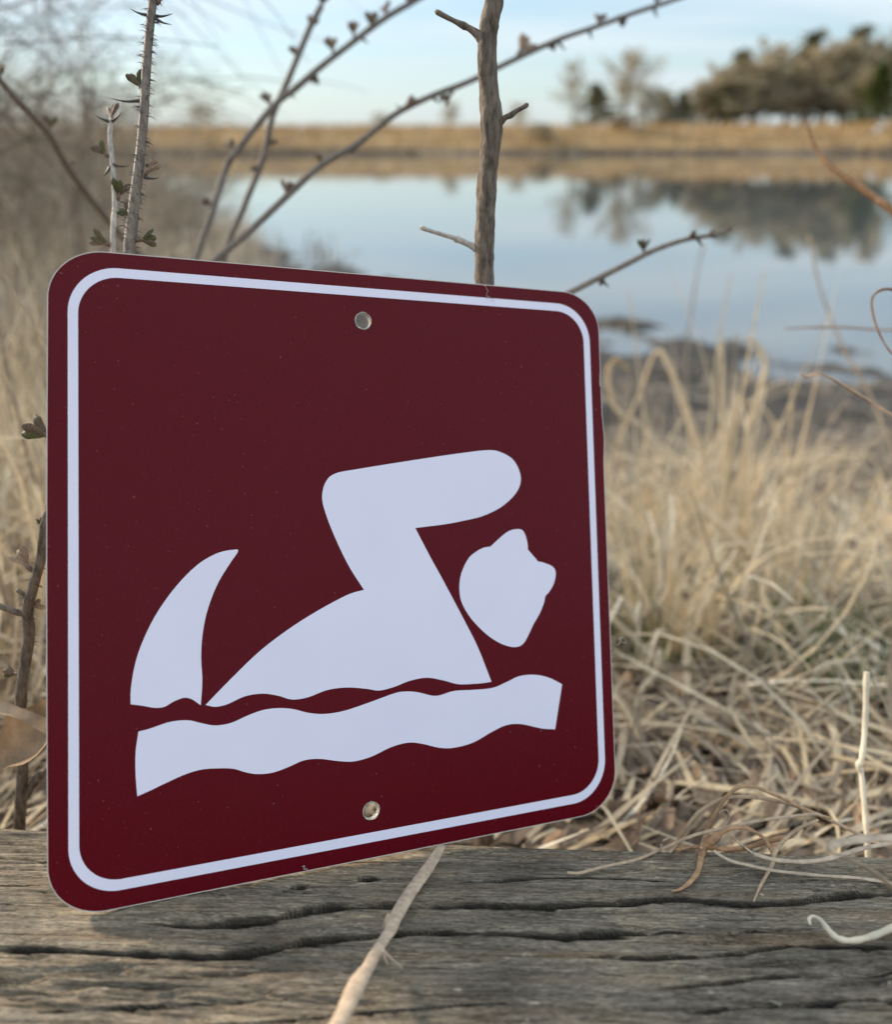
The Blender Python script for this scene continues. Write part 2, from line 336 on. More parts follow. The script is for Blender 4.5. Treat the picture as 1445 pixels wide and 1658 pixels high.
for pts, w, dp in cracks:
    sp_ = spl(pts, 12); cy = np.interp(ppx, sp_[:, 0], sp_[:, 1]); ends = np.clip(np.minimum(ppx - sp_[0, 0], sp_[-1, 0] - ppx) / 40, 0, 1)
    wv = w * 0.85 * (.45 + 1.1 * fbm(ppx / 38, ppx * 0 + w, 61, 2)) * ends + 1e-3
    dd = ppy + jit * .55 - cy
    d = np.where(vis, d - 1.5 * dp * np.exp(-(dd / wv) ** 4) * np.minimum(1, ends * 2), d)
    split_shade = np.where(vis, np.maximum(split_shade, np.exp(-(dd / (wv * 1.7)) ** 6) * np.minimum(1, ends * 2)), split_shade)
    d = np.where(vis & (dp > .006), d + .0022 * np.exp(-((dd + 12) / 8) ** 2) * ends, d)   # raised lip above the big splits
fr = np.clip(1 - np.abs(LS - .19) / .02, 0, 1); d -= .002 * fr * fbm(LX * 30, LS * 3, 71)
W = base + nn3 * d[..., None]
V = W.reshape(-1, 3); nx = len(lx); ny = len(sfine)
ii = (np.arange(ny - 1)[:, None] * nx + np.arange(nx - 1)[None]).ravel(); F = np.stack([ii, ii + nx, ii + nx + 1, ii + 1], 1)
m, t, b = mat('weathered_wood'); v = coords(t, (1, 9, 9)); vv = coords(t, (1, 1, 1))
g1 = noise(t, coords(t, (1, 11, 11)), 34, 9, .74, .25); g2 = noise(t, coords(t, (1, 16, 16)), 95, 6, .75, .2); g3 = noise(t, coords(t, (.7, 1.6, 1.6)), 16, 6, .65)
cA = ramp(t, [(.34, (.09, .076, .06)), (.46, (.16, .138, .11)), (.56, (.205, .18, .146)), (.68, (.31, .275, .228))], g1)
cB = ramp(t, [(.36, (.55, .54, .53)), (.5, (.97, .97, .97)), (.64, (1.4, 1.38, 1.33))], g2)
c = mixc(t, 1.0, cA.outputs[0], cB.outputs[0], 'MULTIPLY')
cC = ramp(t, [(.36, (.60, .60, .61)), (.5, (.95, .94, .92)), (.64, (1.25, 1.18, 1.06))], g3)
c = mixc(t, 1.0, c, cC.outputs[0], 'MULTIPLY')
warmf = ramp(t, [(.55, (0, 0, 0)), (.72, (1, 1, 1))], noise(t, coords(t, (.5, 5, 5)), 13, 4, .6))
c = mixc(t, mixc(t, .5, (0, 0, 0), warmf.outputs[0]), c, (.20, .125, .065))
grn = ramp(t, [(.36, (.55, .55, .55)), (.5, (1, 1, 1)), (.66, (1.5, 1.46, 1.4))], noise(t, coords(t, (.45, 1.5, 1.5)), 620, 4, .8)); c = mixc(t, 1.0, c, grn.outputs[0], 'MULTIPLY')
fl = ramp(t, [(.70, (0, 0, 0)), (.76, (1, 1, 1))], noise(t, coords(t, (.5, 1, 1)), 240, 2, .5)); c = mixc(t, mixc(t, .5, (0, 0, 0), fl.outputs[0]), c, (.5, .46, .38))
lic = ramp(t, [(.745, (0, 0, 0)), (.77, (1, 1, 1))], noise(t, vv, 52, 5, .7)); c = mixc(t, mixc(t, .7, (0, 0, 0), lic.outputs[0]), c, (.19, .18, .055))
at = nd(t, 'ShaderNodeAttribute', attribute_name='tint'); c = mixc(t, at.outputs['Fac'], mixc(t, 1.0, c, (1.46, 1.42, 1.34), 'MULTIPLY'), (.014, .011, .009))   # near-black shade painted into the open splits so they read dark
t.links.new(c, b.inputs['Base Color']); b.inputs['Roughness'].default_value = .82; b.inputs['Specular IOR Level'].default_value = .25
hh = nd(t, 'ShaderNodeMath', operation='MULTIPLY_ADD'); t.links.new(g2, hh.inputs[0]); hh.inputs[1].default_value = .5; t.links.new(g1, hh.inputs[2])
gg = nd(t, 'ShaderNodeMath', operation='MULTIPLY_ADD'); t.links.new(noise(t, vv, 900, 3, .7), gg.inputs[0]); gg.inputs[1].default_value = .3; t.links.new(hh.outputs[0], gg.inputs[2])
bump(t, b, gg.outputs[0], .0022, .9)
tag(mk('timber', V, F, m, tint=split_shade.ravel()), 'weathered grey timber with long dark splits, lying along the bottom under the sign', 'timber')
LOGV = base + nn3 * .001; LPX, LPY = proj(LOGV)
def on_log(px, py, lift=0.0):
    """3-D point of the timber surface under a photo pixel"""
    k_ = np.argmin((LPX - px) ** 2 + (LPY - py) ** 2 + np.where(LS > .214, 0, 1e9)); return LOGV.reshape(-1, 3)[k_] + np.array([0, -lift * .4, lift])
def log_depth(px, py): return (on_log(px, min(py, 1700)) - CO) @ FW

# ------------------------------------------------------------------ sign
sg = empty('recreation_sign', tuple(SO))
tag(sg, 'square maroon sign with rounded corners and a white swimmer with cat ears and tail', 'sign')
def rrect(x0, y0, x1, y1, rx, ry=None, n=20):
    ry = ry or rx; o = []
    for cx, cy, a0 in ((x1 - rx, y1 - ry, 0), (x0 + rx, y1 - ry, 90), (x0 + rx, y0 + ry, 180), (x1 - rx, y0 + ry, 270)):
        for i in range(n + 1):
            a = R(a0 + 90 * i / n); o.append((cx + rx * math.cos(a), cy + ry * math.sin(a)))
    return o
import bmesh
def fill_mesh(loops, off, thick, mat_front, mats=None, name='x', parent=None, bev=0.0):
    """loops: list of (s,t) outlines (first outer, others holes) -> slab on the sign plane"""
    bm = bmesh.new(); es = []
    rings = []
    for lp in loops:
        vs_ = [bm.verts.new(st2w(p, off)) for p in lp]; rings.append(vs_)
        es += [bm.edges.new((vs_[i], vs_[(i + 1) % len(vs_)])) for i in range(len(vs_))]
    r = bmesh.ops.triangle_fill(bm, edges=es, use_beauty=True, normal=Vector(SN))
    for f in bm.faces:
        if f.normal.dot(Vector(SN)) < 0: f.normal_flip()
        f.material_index = 0
    front = list(bm.faces)
    back = []
    for vs_ in rings:
        bk = [bm.verts.new(v_.co - Vector(SN) * thick) for v_ in vs_]; back.append(bk)
        for i in range(len(vs_)):
            j = (i + 1) % len(vs_)
            f = bm.faces.new((vs_[j], vs_[i], bk[i], bk[j])); f.material_index = 1 if mats else 0
    mp_ = {}
    for a_, b_ in zip(rings, back):
        for x_, y_ in zip(a_, b_): mp_[x_] = y_
    for f in front:
        g = bm.faces.new([mp_[v_] for v_ in reversed(f.verts)]); g.material_index = 1 if mats else 0
    bmesh.ops.recalc_face_normals(bm, faces=bm.faces)
    me = bpy.data.meshes.new(name); bm.to_mesh(me); bm.free()
    for m_ in (mats or [mat_front]): me.materials.append(m_)
    o = bpy.data.objects.new(name, me); col.objects.link(o); o.parent = parent; o.location = -Vector(parent.location); return o
def circ(cpx, r, n=36, wob=0):
    c_ = px2st(cpx); return [(c_[0] + r * (1 + wob * math.sin(3 * a + 1)) * math.cos(a), c_[1] + r * (1 + wob * math.cos(4 * a)) * math.sin(a)) for a in np.linspace(0, 2 * math.pi, n, endpoint=False)]
outer = []
for i, (s_, t_) in enumerate(rrect(0, 0, 1, 1, .083, .076)):
    outer.append((s_, t_))
# densify straight sides, with the small nicks of the right edge
o2 = []
for i in range(len(outer)):
    a_, b_ = np.array(outer[i]), np.array(outer[(i + 1) % len(outer)]); nseg = 60 if np.linalg.norm(a_ - b_) > .2 else 1
    for j in range(nseg):
        p_ = a_ + (b_ - a_) * j / nseg
        if p_[0] > .999:
            p_ = p_ + np.array([.0035 * (max(0, 1 - abs(p_[1] - .715) / .05)) - .004 * max(0, 1 - abs(p_[1] - .83) / .012), 0])
        if p_[0] < .001: p_ = p_ + np.array([-.0018 * math.sin(p_[1] * math.pi), 0])
        o2.append(tuple(p_))
outer = o2
h1, h2 = (588, 519.5), (601, 1312.5)
panel = fill_mesh([outer, circ(h1, .0155), circ(h2, .0155)], 0, .0026, None, [M['maroon'], M['edge']], 'panel', sg)

def outline(segs, n=7):
    """segs: runs of pixel points, each run a smooth curve between two corners"""
    o = []
    for run in segs:
        c_ = spl([px2st(p) for p in run], n) if len(run) > 2 else np.array([px2st(p) for p in run]); o += [tuple(q_) for q_ in c_[:-1]]
    return o
def inset(lp, e):
    c_ = np.array([.5, .5]); o = []
    n_ = len(lp)
    for i in range(n_):
        a_, b_ = np.array(lp[i - 1]), np.array(lp[(i + 1) % n_]); t_ = (b_ - a_) / (np.linalg.norm(b_ - a_) + 1e-12); o.append(tuple(np.array(lp[i]) + np.array([-t_[1], t_[0]]) * e))
    return o
fill_mesh([outer, inset(outer, .0013)], .00010, .0001, M['edge'], name='cut_edge', parent=sg)
bd = [rrect(.0283, .0268, .9765, .9752, .0735, .0735, 24), rrect(.0430, .0428, .9625, .9602, .0600, .0600, 24)]
fill_mesh(bd, .00012, .00011, M['white'], name='border_line', parent=sg)
body = [[(796.1, 1103.9), (774.5, 1049), (754.9, 1009.8), (719.6, 943.1), (696, 900), (672.5, 854.9)],
 [(672.5, 854.9), (719.6, 849), (751, 843.1), (782.4, 835.3), (813.7, 819.6), (837.3, 796.1), (843.5, 772.5), (833.3, 747), (813.7, 733.3), (790.2, 729), (735.3, 735.3), (656.9, 747), (578.4, 759.6), (543.1, 766.7), (527.5, 780.4), (521.6, 805.9), (529.4, 837.3), (547, 880.4), (566.7, 919.6), (589.4, 954.9)],
 [(589.4, 954.9), (562, 963.5), (514.3, 988.9), (466.5, 1019.2), (418.8, 1055.8), (371, 1102), (332.8, 1141.4)],
 [(332.8, 1141.4), (348.7, 1144.3), (367.8, 1140.2), (396.5, 1127.4), (425.1, 1123), (450.6, 1126.5), (472.9, 1132.5), (498.4, 1129), (530.2, 1117.2), (562, 1113.1), (593.9, 1115.3), (613.7, 1118), (637.3, 1112.5), (664.7, 1102), (692.2, 1097.3), (719.6, 1102), (743.1, 1107.8), (774.5, 1106.7), (796.1, 1103.9)]]
tail = [[(211.2, 1140.2), (211.8, 1114.7), (218.2, 1076.5), (230.9, 1038.3), (253.2, 993.7), (285.1, 949.1), (320.1, 914.1), (351.9, 895.7), (377.4, 890.2), (385.3, 892.5), (371, 914.1), (351.9, 946), (336, 987.3), (328, 1025.6), (325.5, 1063.8), (327.4, 1102), (324.9, 1141.8)],
 [(324.9, 1141.8), (310.5, 1132.2), (297.8, 1129.7), (281.9, 1135.4), (266, 1144.3), (250, 1145.9), (230.9, 1142.7), (211.2, 1140.2)]]
wave = [[(223.9, 1184.7), (243.7, 1179.3), (275.5, 1168.8), (304.2, 1166.3), (326.5, 1171), (348.7, 1174.6), (374.2, 1170.4), (402.9, 1157.7), (428.3, 1149.1), (453.8, 1146.5), (476.1, 1148.4), (498.4, 1153.9), (523.8, 1156), (555.7, 1151.3), (593.9, 1138.9), (638.4, 1122.7), (656.9, 1119.6), (676.5, 1120.8), (705.9, 1126.7), (735.3, 1118.8), (766.7, 1116.9), (798, 1113.7), (821.6, 1103.9), (841.2, 1094.9), (864.7, 1092.5), (888.2, 1096.9), (910.6, 1107.8)],
 [(910.6, 1107.8), (899.2, 1180.8)],
 [(899.2, 1180.8), (876.5, 1179.2), (845.1, 1172.5), (821.6, 1173.7), (798, 1184.3), (766.7, 1202), (735.3, 1210.6), (711.8, 1210.6), (684.3, 1204.3), (660.8, 1202.4), (633.3, 1209.8), (602, 1224.7), (574.5, 1232.5), (551, 1232.5), (517.5, 1228.7), (492, 1231.2), (466.5, 1242), (441, 1251), (415.6, 1253.2), (396.5, 1250), (377.4, 1244.6), (351.9, 1244), (326.5, 1245.9), (301, 1253.2), (272.3, 1265.9), (243.7, 1279.6), (222, 1289.2)],
 [(222, 1289.2), (219.2, 1251.6), (219.5, 1216.6), (223.9, 1184.7)]]
head = [[(883.2, 965.4), (891, 956.3), (897.7, 943), (900.2, 928), (896, 918.1), (884.4, 912.3), (876.1, 909.9), (871.9, 909.4)], [(871.9, 909.4), (864.5, 900.6), (855, 889.8)],
 [(855, 889.8), (854.5, 879.9), (850.3, 864.9), (844.5, 857.6), (832.9, 857.1), (821.3, 861.6), (808, 872.4), (794.7, 884.9)],
 [(794.7, 884.9), (783.1, 887), (771.4, 893.2), (759.8, 903.1), (749.8, 921.4), (744.9, 939.7), (744.5, 959.6), (748.2, 976.2), (758.1, 994.5), (771.4, 1011.1), (788, 1026.9), (804.7, 1038.5), (819.6, 1045.1), (832.9, 1047.6), (844.5, 1044.7), (852.8, 1034.4), (864.5, 1010.3), (874.4, 992.8), (881.1, 976.2), (883.2, 965.4)]]
for nm, sh_ in (('swimmer_body', body), ('swimmer_tail', tail), ('swimmer_head', head), ('wave', wave)):
    fill_mesh([outline(sh_)], .00012, .00011, M['white'], name=nm, parent=sg)
# clear plastic lining of the two holes
for hc, hr in ((h1, .0155), (h2, .0155)):
    c_ = px2st(hc); mb = MB(); n = 32; ring = []
    for k_, (rr, off) in enumerate(((hr * .99, .0004), (hr * .93, .0006), (hr * .86, .0001), (hr * .84, -.0026), (hr * .99, -.0026))):
        for i in range(n):
            a = 2 * math.pi * i / n; w_ = 1 + .03 * math.sin(5 * a + k_); ring.append(st2w((c_[0] + rr * w_ * math.cos(a), c_[1] + rr * w_ * math.sin(a)), off))
    mb.add(ring, [(k_ * n + i, k_ * n + (i + 1) % n, (k_ + 1) * n + (i + 1) % n, (k_ + 1) * n + i) for k_ in range(4) for i in range(n)])
    mb.build('hole_lining', M['clear'], sg)

# pale lint on the sign
def lint(pts, w, label):
    mb = MB(); W_ = np.array([st2w(px2st(p), .0012 + .0006 * math.sin(i)) for i, p in enumerate(spl(pts, 6))]); mb.tube(W_, w, 5)
    tag(mb.build('fibre', M['hair']), label, 'fibre', 'stray fibres on the sign')
lint([(783, 463), (788, 470), (787, 480), (796, 484), (799, 489)], .00013, 'hair-thin pale fibre crossing the white border line below the upright stick')
lint([(991, 1029), (996, 1043), (1002, 1042), (1004, 1033), (1009, 1032), (1013, 1041), (1007, 1040)], .00013, 'squiggly pale fibre sticking out from the right edge of the sign')
lint([(488, 1402), (492, 1401), (491, 1406), (496, 1406), (497, 1410)], .00016, 'tiny curled pale fibre above the lower edge of the sign')
lint([(972, 622), (970, 625), (974, 627), (975, 624)], .00018, 'speck of pale fibre high on the right edge of the sign')
lint([(700, 440), (698, 447), (696, 452), (700, 446)], .00008, 'faint hair standing on the top edge of the sign')

# ------------------------------------------------------------------ the upright stick and the canes
def bark_tube(pts, n=20, amp=.06, sub=10, seed=1, knots=()):
    a = spl(pts, sub); W_ = np.array([P(*r_[:3]) for r_ in a]); rad = a[:, 3] * a[:, 2] / FPX
    # resample finely
    s_ = np.r_[0, np.cumsum(np.linalg.norm(np.diff(W_, axis=0), axis=1))]; m_ = max(20, int(s_[-1] / .0012)); q_ = np.linspace(0, s_[-1], m_)
    W_ = np.stack([np.interp(q_, s_, W_[:, i]) for i in range(3)], 1); rad = np.interp(q_, s_, rad)
    mb = MB(); mb.tube(W_, rad, n)
    V_ = np.array(mb.v).reshape(m_, n, 3); c_ = W_[:, None]
    ang = np.arange(n)[None] / n * 2 * math.pi; zz = q_[:, None]
    nzv = fbm(np.cos(ang) * 2.2 + 5 + 0 * zz, np.sin(ang) * 2.2 + zz * 90, seed, 3) + .6 * fbm(np.cos(ang) * 9 + 0 * zz, np.sin(ang) * 9 + zz * 260, seed + 9, 2) - .8
    V_ = c_ + (V_ - c_) * (1 + amp * 2 * nzv[..., None])
    mb.v = [tuple(x_) for x_ in V_.reshape(-1, 3)]
    return mb
def ray_to_y(px, py, y):   # depth at which the pixel ray crosses world y
    r_ = raydir(px, py); return y / r_[1]
YS = SO[1] + SV[1] + .72 * SU[1] + .012
st = [(797, -190), (800, -60), (801, 0), (794, 30), (789, 70), (789, 110), (792, 150), (796, 190), (796, 225), (792, 262), (789, 300), (787, 345), (785, 400), (784, 440), (786, 500), (783, 700), (786, 900), (780, 1100), (785, 1300), (782, 1480)]
rr_ = [15, 15, 15, 15, 15, 15.5, 15.5, 18, 17, 15.5, 15.5, 15.5, 16, 15, 15, 15, 15, 15, 16, 17]
stick = empty('upright_stick', tuple(P(782, 1480, ray_to_y(782, 1480, YS))))
tag(stick, 'upright grey-brown bark stick with three short side twigs, standing behind the sign', 'stick')
stp = [(x_, y_, ray_to_y(x_, y_, YS), r_) for (x_, y_), r_ in zip(st, rr_)]
def twig(parent, pts, tint_=.5, y=YS, name='twig', amp=.05):
    W_ = [(x_, y_, ray_to_y(x_, y_, y), r_) for x_, y_, r_ in pts]; mb = bark_tube(W_, 12, amp, 8, 5); mb.t = [tint_] * len(mb.v); return mb.build(name, M['woody'] if tint_ < .9 else M['cane'], parent)
stem_o = [o_ for o_ in stick.children if o_.name.startswith('stem')]
if not stem_o:
    mb = bark_tube(stp, 28, .12, 10, 3); mb.t = [.66] * len(mb.v); mb.build('stem', M['woody'], stick)
twig(stick, [(783, 66, 10), (774, 56, 7.5), (762, 47, 5.5), (756, 44, 5), (752, 42, 6), (738, 35, 4), (722, 27, 4), (709, 20, 4.5), (705, 17, 2.5)], .7)
twig(stick, [(800, 200, 10), (810, 198, 6.5), (819, 190, 4.5), (827, 187, 5), (836, 180, 3.8), (847, 174, 3.5), (853, 170, 4.2), (856, 168, 2)], .6)
twig(stick, [(783, 408, 10), (772, 402, 7.5), (760, 396, 5), (745, 389, 5), (739, 387, 6), (735, 385, 4), (718, 380, 3.6), (698, 374, 3.4), (684, 369, 3.8), (680, 367, 2.5)], 1.0)

def leaf_bud(parent, pos, dirv, size, t0=.3, seed=0, name='bud'):
    """a brown sheath with three or four small folded leaves opening out of it"""
    rd = random.Random(seed); pos = np.array(pos, float); dirv = np.array(dirv, float); dirv /= np.linalg.norm(dirv)
    side = np.cross(dirv, FW); side /= np.linalg.norm(side); out_ = np.cross(side, dirv)
    mb = MB(); mb.tube([pos, pos + dirv * size * .2, pos + dirv * size * .45], [size * .07, size * .11, size * .05], 7, .85)
    for j in range(3):
        sp_ = (j - 1.0) * .34 + rd.uniform(-.12, .12); b0 = pos + dirv * size * .25
        d1 = dirv * math.cos(sp_) + side * math.sin(sp_) + out_ * rd.uniform(-.35, .35)
        pts_ = [b0, b0 + d1 * size * .25, b0 + d1 * size * .5 + side * .1 * size * sp_, b0 + d1 * size * .78 + side * .28 * size * sp_]
        w_ = np.array([.06, .22, .30, .10]) * size * rd.uniform(.8, 1.25)
        W2 = spl(pts_, 4); ww = np.interp(np.linspace(0, 1, len(W2)), [0, .35, .8, 1], w_)
        mb.ribbon(W2, ww, side * math.cos(sp_ + rd.uniform(-.6, .6)) - dirv * math.sin(sp_) + out_ * rd.uniform(-.5, .5), t0 + rd.uniform(-.25, .25), .35)
    return mb.build(name, M['bud'], parent)
def thorn(parent, p0, p1, w, name='thorn'):
    a = np.array(p0); b = np.array(p1); mb = MB(); mid = (a + b) / 2 + np.array([0, 0, -np.linalg.norm(b - a) * .06])
    W2 = spl([a, mid, b], 4); mb.tube(W2, np.linspace(w, w * .08, len(W2)), 6, .2); return mb.build(name, M['thorn'], parent)

def cane(name, label, cat, pts, tint_=.5, group=None, buds=(), thorns=(), matk='cane', amp=.05, n=12, bristle=None):
    """pts: (px,py,depth,radius px); buds: (px,py,dx,dy,size px,tint); thorns: (px,py,px1,py1)"""
    root = empty(name, tuple(P(*pts[0][:3]))); tag(root, label, cat, group)
    mb = bark_tube(pts, n, amp, 8, len(pts)); mb.t = [tint_] * len(mb.v); mb.build('stem', M[matk], root)
    a = spl(pts, 8)
    def dep(px, py): i_ = np.argmin((a[:, 0] - px) ** 2 + (a[:, 1] - py) ** 2); return a[i_, 2]
    for i, (x_, y_, dx, dy, s_, tt) in enumerate(buds):
        dd = dep(x_, y_); leaf_bud(root, P(x_, y_, dd), RT * dx - UP * dy + FW * random.uniform(-.3, .3), s_ * (.95 if 'bramble' in name else .84) * dd / FPX, tt + (.3 if 'bramble' in name else .22), i * 7 + len(pts))
    for (x0, y0, x1, y1) in thorns:
        dd = dep(x0, y0); thorn(root, P(x0, y0, dd), P(x1, y1, dd - random.uniform(0, .006)), 3.4 * dd / FPX)
    if bristle:
        mb = MB(); W_ = np.array([P(*r_[:3]) for r_ in a]); rr2 = a[:, 3] * a[:, 2] / FPX
        for _ in range(bristle[0]):
            i_ = random.uniform(0, len(a) - 1.01); i0 = int(i_); f_ = i_ - i0; c0 = W_[i0] * (1 - f_) + W_[i0 + 1] * f_; r0 = rr2[i0]; tg_ = W_[i0 + 1] - W_[i0]; tg_ = tg_ / np.linalg.norm(tg_)
            an_ = random.uniform(0, 2 * math.pi); e1 = np.cross(tg_, FW); e1 /= np.linalg.norm(e1); e2 = np.cross(tg_, e1); dr = e1 * math.cos(an_) + e2 * math.sin(an_)
            ln = bristle[1] * random.uniform(.5, 1.2); p0 = c0 + dr * r0 * .9; mb.tube([p0, p0 + dr * ln * .6 + np.array([0, 0, -.0002]), p0 + dr * ln - tg_ * ln * .35 * np.sign(tg_[2])], [.00028, .00015, .00003], 4, random.choice((.1, .3, .8)), cap=False)
        tag(mb.build('bristles', M['thorn'], root), kind='stuff')
    return root
D = .475
cane('thorny_cane', 'sharp upright grey-brown thorny cane covered in fine bristles above the top left of the sign', 'thorny cane',
     [(232, 1450, .60, 9), (222, 1000, .53, 9), (206, 600, .48, 9), (209, 420, D, 9.5), (212, 375, D, 10), (216, 335, D, 9), (222, 290, D, 8.5), (228, 240, D, 8), (233, 180, D, 7.5), (236, 120, D, 7.5), (240, 70, D, 7), (245, 20, D, 7), (250, -20, D, 7), (262, -90, D, 6.5)], .45,
     buds=[(232, 148, -.55, -.85, 40, .1), (221, 352, -1, -.55, 34, .15), (234, 285, .55, -.8, 36, .85), (220, 390, 1, -.1, 40, .15), (254, 8, .6, -.9, 34, .4)],
     thorns=[(240, 25, 210, 14), (248, 26, 280, 22), (248, 28, 278, 40), (228, 163, 178, 159), (234, 287, 258, 288), (217, 328, 190, 325), (236, 268, 256, 262)], bristle=(420, .0038), n=16)
cane('pale_shoot', 'slim pale shoot with folded leaf buds left of the thorny cane', 'shoot',
     [(200, 1200, .60, 5), (190, 700, .55, 4.5), (183, 400, .53, 4.5), (186, 330, .53, 4.2), (182, 270, .53, 4), (178, 225, .53, 3.8), (180, 192, .53, 3.5)], 1.0,
     buds=[(180, 197, 0, -1, 36, .6), (176, 255, -.9, -.8, 34, .2), (190, 325, .3, -1, 38, .15), (184, 398, -1, -.25, 42, .3)],
     thorns=[(178, 197, 153, 186), (180, 197, 197, 180), (181, 266, 210, 268), (179, 270, 165, 286)], bristle=(60, .002))
A1 = [(200, 640, .72, 6), (270, 510, .74, 6), (345, 425, .76, 6), (400, 378, .78, 5.6), (460, 322, .8, 5.4), (520, 268, .82, 5.2), (580, 232, .84, 5.2), (640, 185, .86, 5), (700, 155, .88, 4.8), (760, 132, .9, 4.6), (830, 98, .92, 4.5), (900, 66, .94, 4.3), (960, 45, .96, 4), (1030, 20, .98, 3.8), (1105, -5, 1.0, 3.5), (1190, -40, 1.02, 3)]
cane('bramble_cane', 'long arching cane rising from behind the sign across the whole sky to the upper right', 'cane', A1, .3, 'blurred bramble canes',
     buds=[(462, 318, .2, -1, 26, .4), (520, 268, -.2, -1, 18, .4), (583, 234, -.6, .5, 22, .3), (650, 180, .7, -.6, 34, .3), (735, 148, -.7, .6, 26, .3), (838, 90, .6, -.9, 40, .7), (905, 66, -.6, .5, 22, .4), (968, 42, .3, -1, 26, .4), (1022, 22, -.6, .4, 24, .4), (1062, 10, .2, -1, 20, .4)],
     thorns=[(700, 156, 715, 168), (905, 68, 918, 82), (1060, 14, 1066, 30), (655, 180, 640, 168), (955, 50, 960, 64)])
cane('bramble_cane', 'budded cane slanting from behind the sign to the top edge left of the stick', 'cane',
     [(285, 560, .84, 5.5), (319, 415, .86, 5.5), (345, 339, .87, 5.5), (365, 276, .88, 5.4), (382, 246, .88, 5.2), (442, 173, .9, 5.5), (480, 142, .91, 5.5), (516, 111, .92, 5.2), (573, 67, .94, 5), (624, 29, .96, 5), (674, 0, .98, 4.6), (740, -40, 1, 4)], .3, 'blurred bramble canes',
     buds=[(382, 246, -.7, -.9, 26, .4), (440, 173, -.6, -1, 30, .4), (514, 112, -.4, .8, 24, .3), (540, 88, -.2, -1, 28, .4), (574, 64, -.1, -1, 28, .4), (600, 48, .1, -1, 28, .4), (626, 28, -.1, -1, 30, .4), (660, 10, .2, -1, 24, .4), (345, 335, -.6, -.5, 20, .5)],
     thorns=[(442, 173, 432, 160), (470, 150, 478, 160), (585, 60, 598, 70)])
cane('bramble_cane', 'short budded cane forking steeply up between the thorny cane and the stick', 'cane',
     [(345, 620, .92, 5), (360, 430, .93, 5), (395, 335, .93, 5), (425, 259, .93, 5.2), (442, 186, .93, 5), (465, 133, .93, 5), (480, 97, .93, 5), (501, 47, .93, 5), (520, 10, .93, 5)], .3, 'blurred bramble canes',
     buds=[(520, 14, .2, -1, 28, .4), (500, 50, .5, -1, 24, .4), (482, 95, -.5, -1, 22, .4), (430, 240, .6, -.8, 24, .4), (425, 262, -.5, .8, 24, .3)])
cane('bramble_cane', 'greenish cane leaning in from the left edge under the dark twigs', 'cane',
     [(-60, 60, .7, 4.5), (0, 130, .74, 5), (30, 165, .76, 5.5), (75, 212, .8, 5.5), (110, 272, .86, 6), (165, 345, .95, 6), (240, 430, 1.1, 6)], .42, 'blurred bramble canes',
     buds=[(0, 130, .1, -1, 24, .2), (80, 214, 0, -1, 28, .2), (112, 282, -.1, -1, 22, .3)])
cane('bramble_cane', 'blurred cane tip reaching out to the right above the top right corner of the sign', 'cane',
     [(700, 560, .66, 5), (840, 512, .68, 5), (920, 475, .70, 5), (960, 455, .71, 5), (1010, 430, .72, 4.8), (1060, 405, .73, 4.5), (1110, 388, .74, 4), (1150, 381, .75, 3.8), (1176, 373, .76, 2.5)], .5, 'blurred bramble canes',
     buds=[(1043, 413, -.05, -1, 26, .25), (985, 446, -.9, .5, 22, .3), (1112, 386, .6, -.3, 18, .3), (1140, 384, .9, -.3, 22, .35), (1172, 374, 1, -.3, 14, .3)],
     thorns=[(975, 452, 988, 466), (1130, 386, 1140, 400)])
# woody stem at lower left
ws = cane('woody_stem', 'rough brown woody stem with small buds rising from the timber at the lower left edge', 'woody stem',
     [(26, 1480, .60, 10), (31, 1334, .55, 9.5), (36, 1247, .53, 9), (33, 1160, .52, 9), (36, 1103, .51, 9), (46, 1030, .50, 9.5), (44, 987, .49, 9), (55, 943, .48, 8.5), (67, 900, .475, 8), (72, 850, .47, 7.5), (95, 780, .475, 7), (130, 640, .48, 6)], .55, matk='woody', amp=.09, n=18,
     buds=[(52, 925, -.9, -1, 50, .75), (45, 985, 1, -.35, 34, .9), (72, 862, -.1, -1, 28, .2), (88, 712, -1.3, -.75, 62, .15), (34, 1092, -1.5, -.2, 36, .25), (30, 1170, -.4, -1, 20, .9)],
     bristle=(130, .003))
for nm_, pts_ in (('side_twig', [(46, 992, .49, 6), (30, 992, .488, 5.5), (12, 986, .486, 5), (-12, 978, .484, 5)]), ('side_twig', [(48, 968, .487, 4.5), (38, 962, .485, 4), (27, 955, .483, 3.5)]), ('side_twig', [(36, 1300, .54, 5), (50, 1275, .535, 6), (62, 1258, .53, 7), (76, 1248, .53, 6)])):
    mb = bark_tube(pts_, 12, .08, 8, 4); mb.t = [.6] * len(mb.v); mb.build(nm_, M['woody'], ws)

# ------------------------------------------------------------------ blades and stalks lying on the timber
def strand(name, label, cat, pts, tint_, group=None, matk='brown_straw', flat=.45, n=8, ex=None):
    if group and 'tangled' in group: pts = [(a_, b_, min(c_, float(log_depth(min(a_, 1440), b_)) - .004) if b_ > 1373 and c_ > .4 else c_, d_) for a_, b_, c_, d_ in pts]
    a = spl(pts, 8); W_ = np.array([P(*r_[:3]) for r_ in a]); rad = a[:, 3] * a[:, 2] / FPX
    mb = MB(); mb.tube(W_, rad * (1.35 if name == 'dry_blade' else 1.0) * (1 + (.02 if name == 'straw_stalk' else .08) * np.sin(np.arange(len(rad)) * .9)), n, tint_, flat=flat)
    if ex: ex(mb)
    return tag(mb.build(name, M[matk]), label, cat, group)
def Zm(l, x0, y0, sc, d, r):   # points read off an enlarged crop
    return [(x0 + x_ / sc, y0 + y_ / sc, d + (dd_ if len(rest) else 0), (rest[1] if len(rest) > 1 else r)) for (x_, y_, *rest) in l for dd_ in [(rest[0] if len(rest) else 0)]]
K = (900, 1250, 2.651)
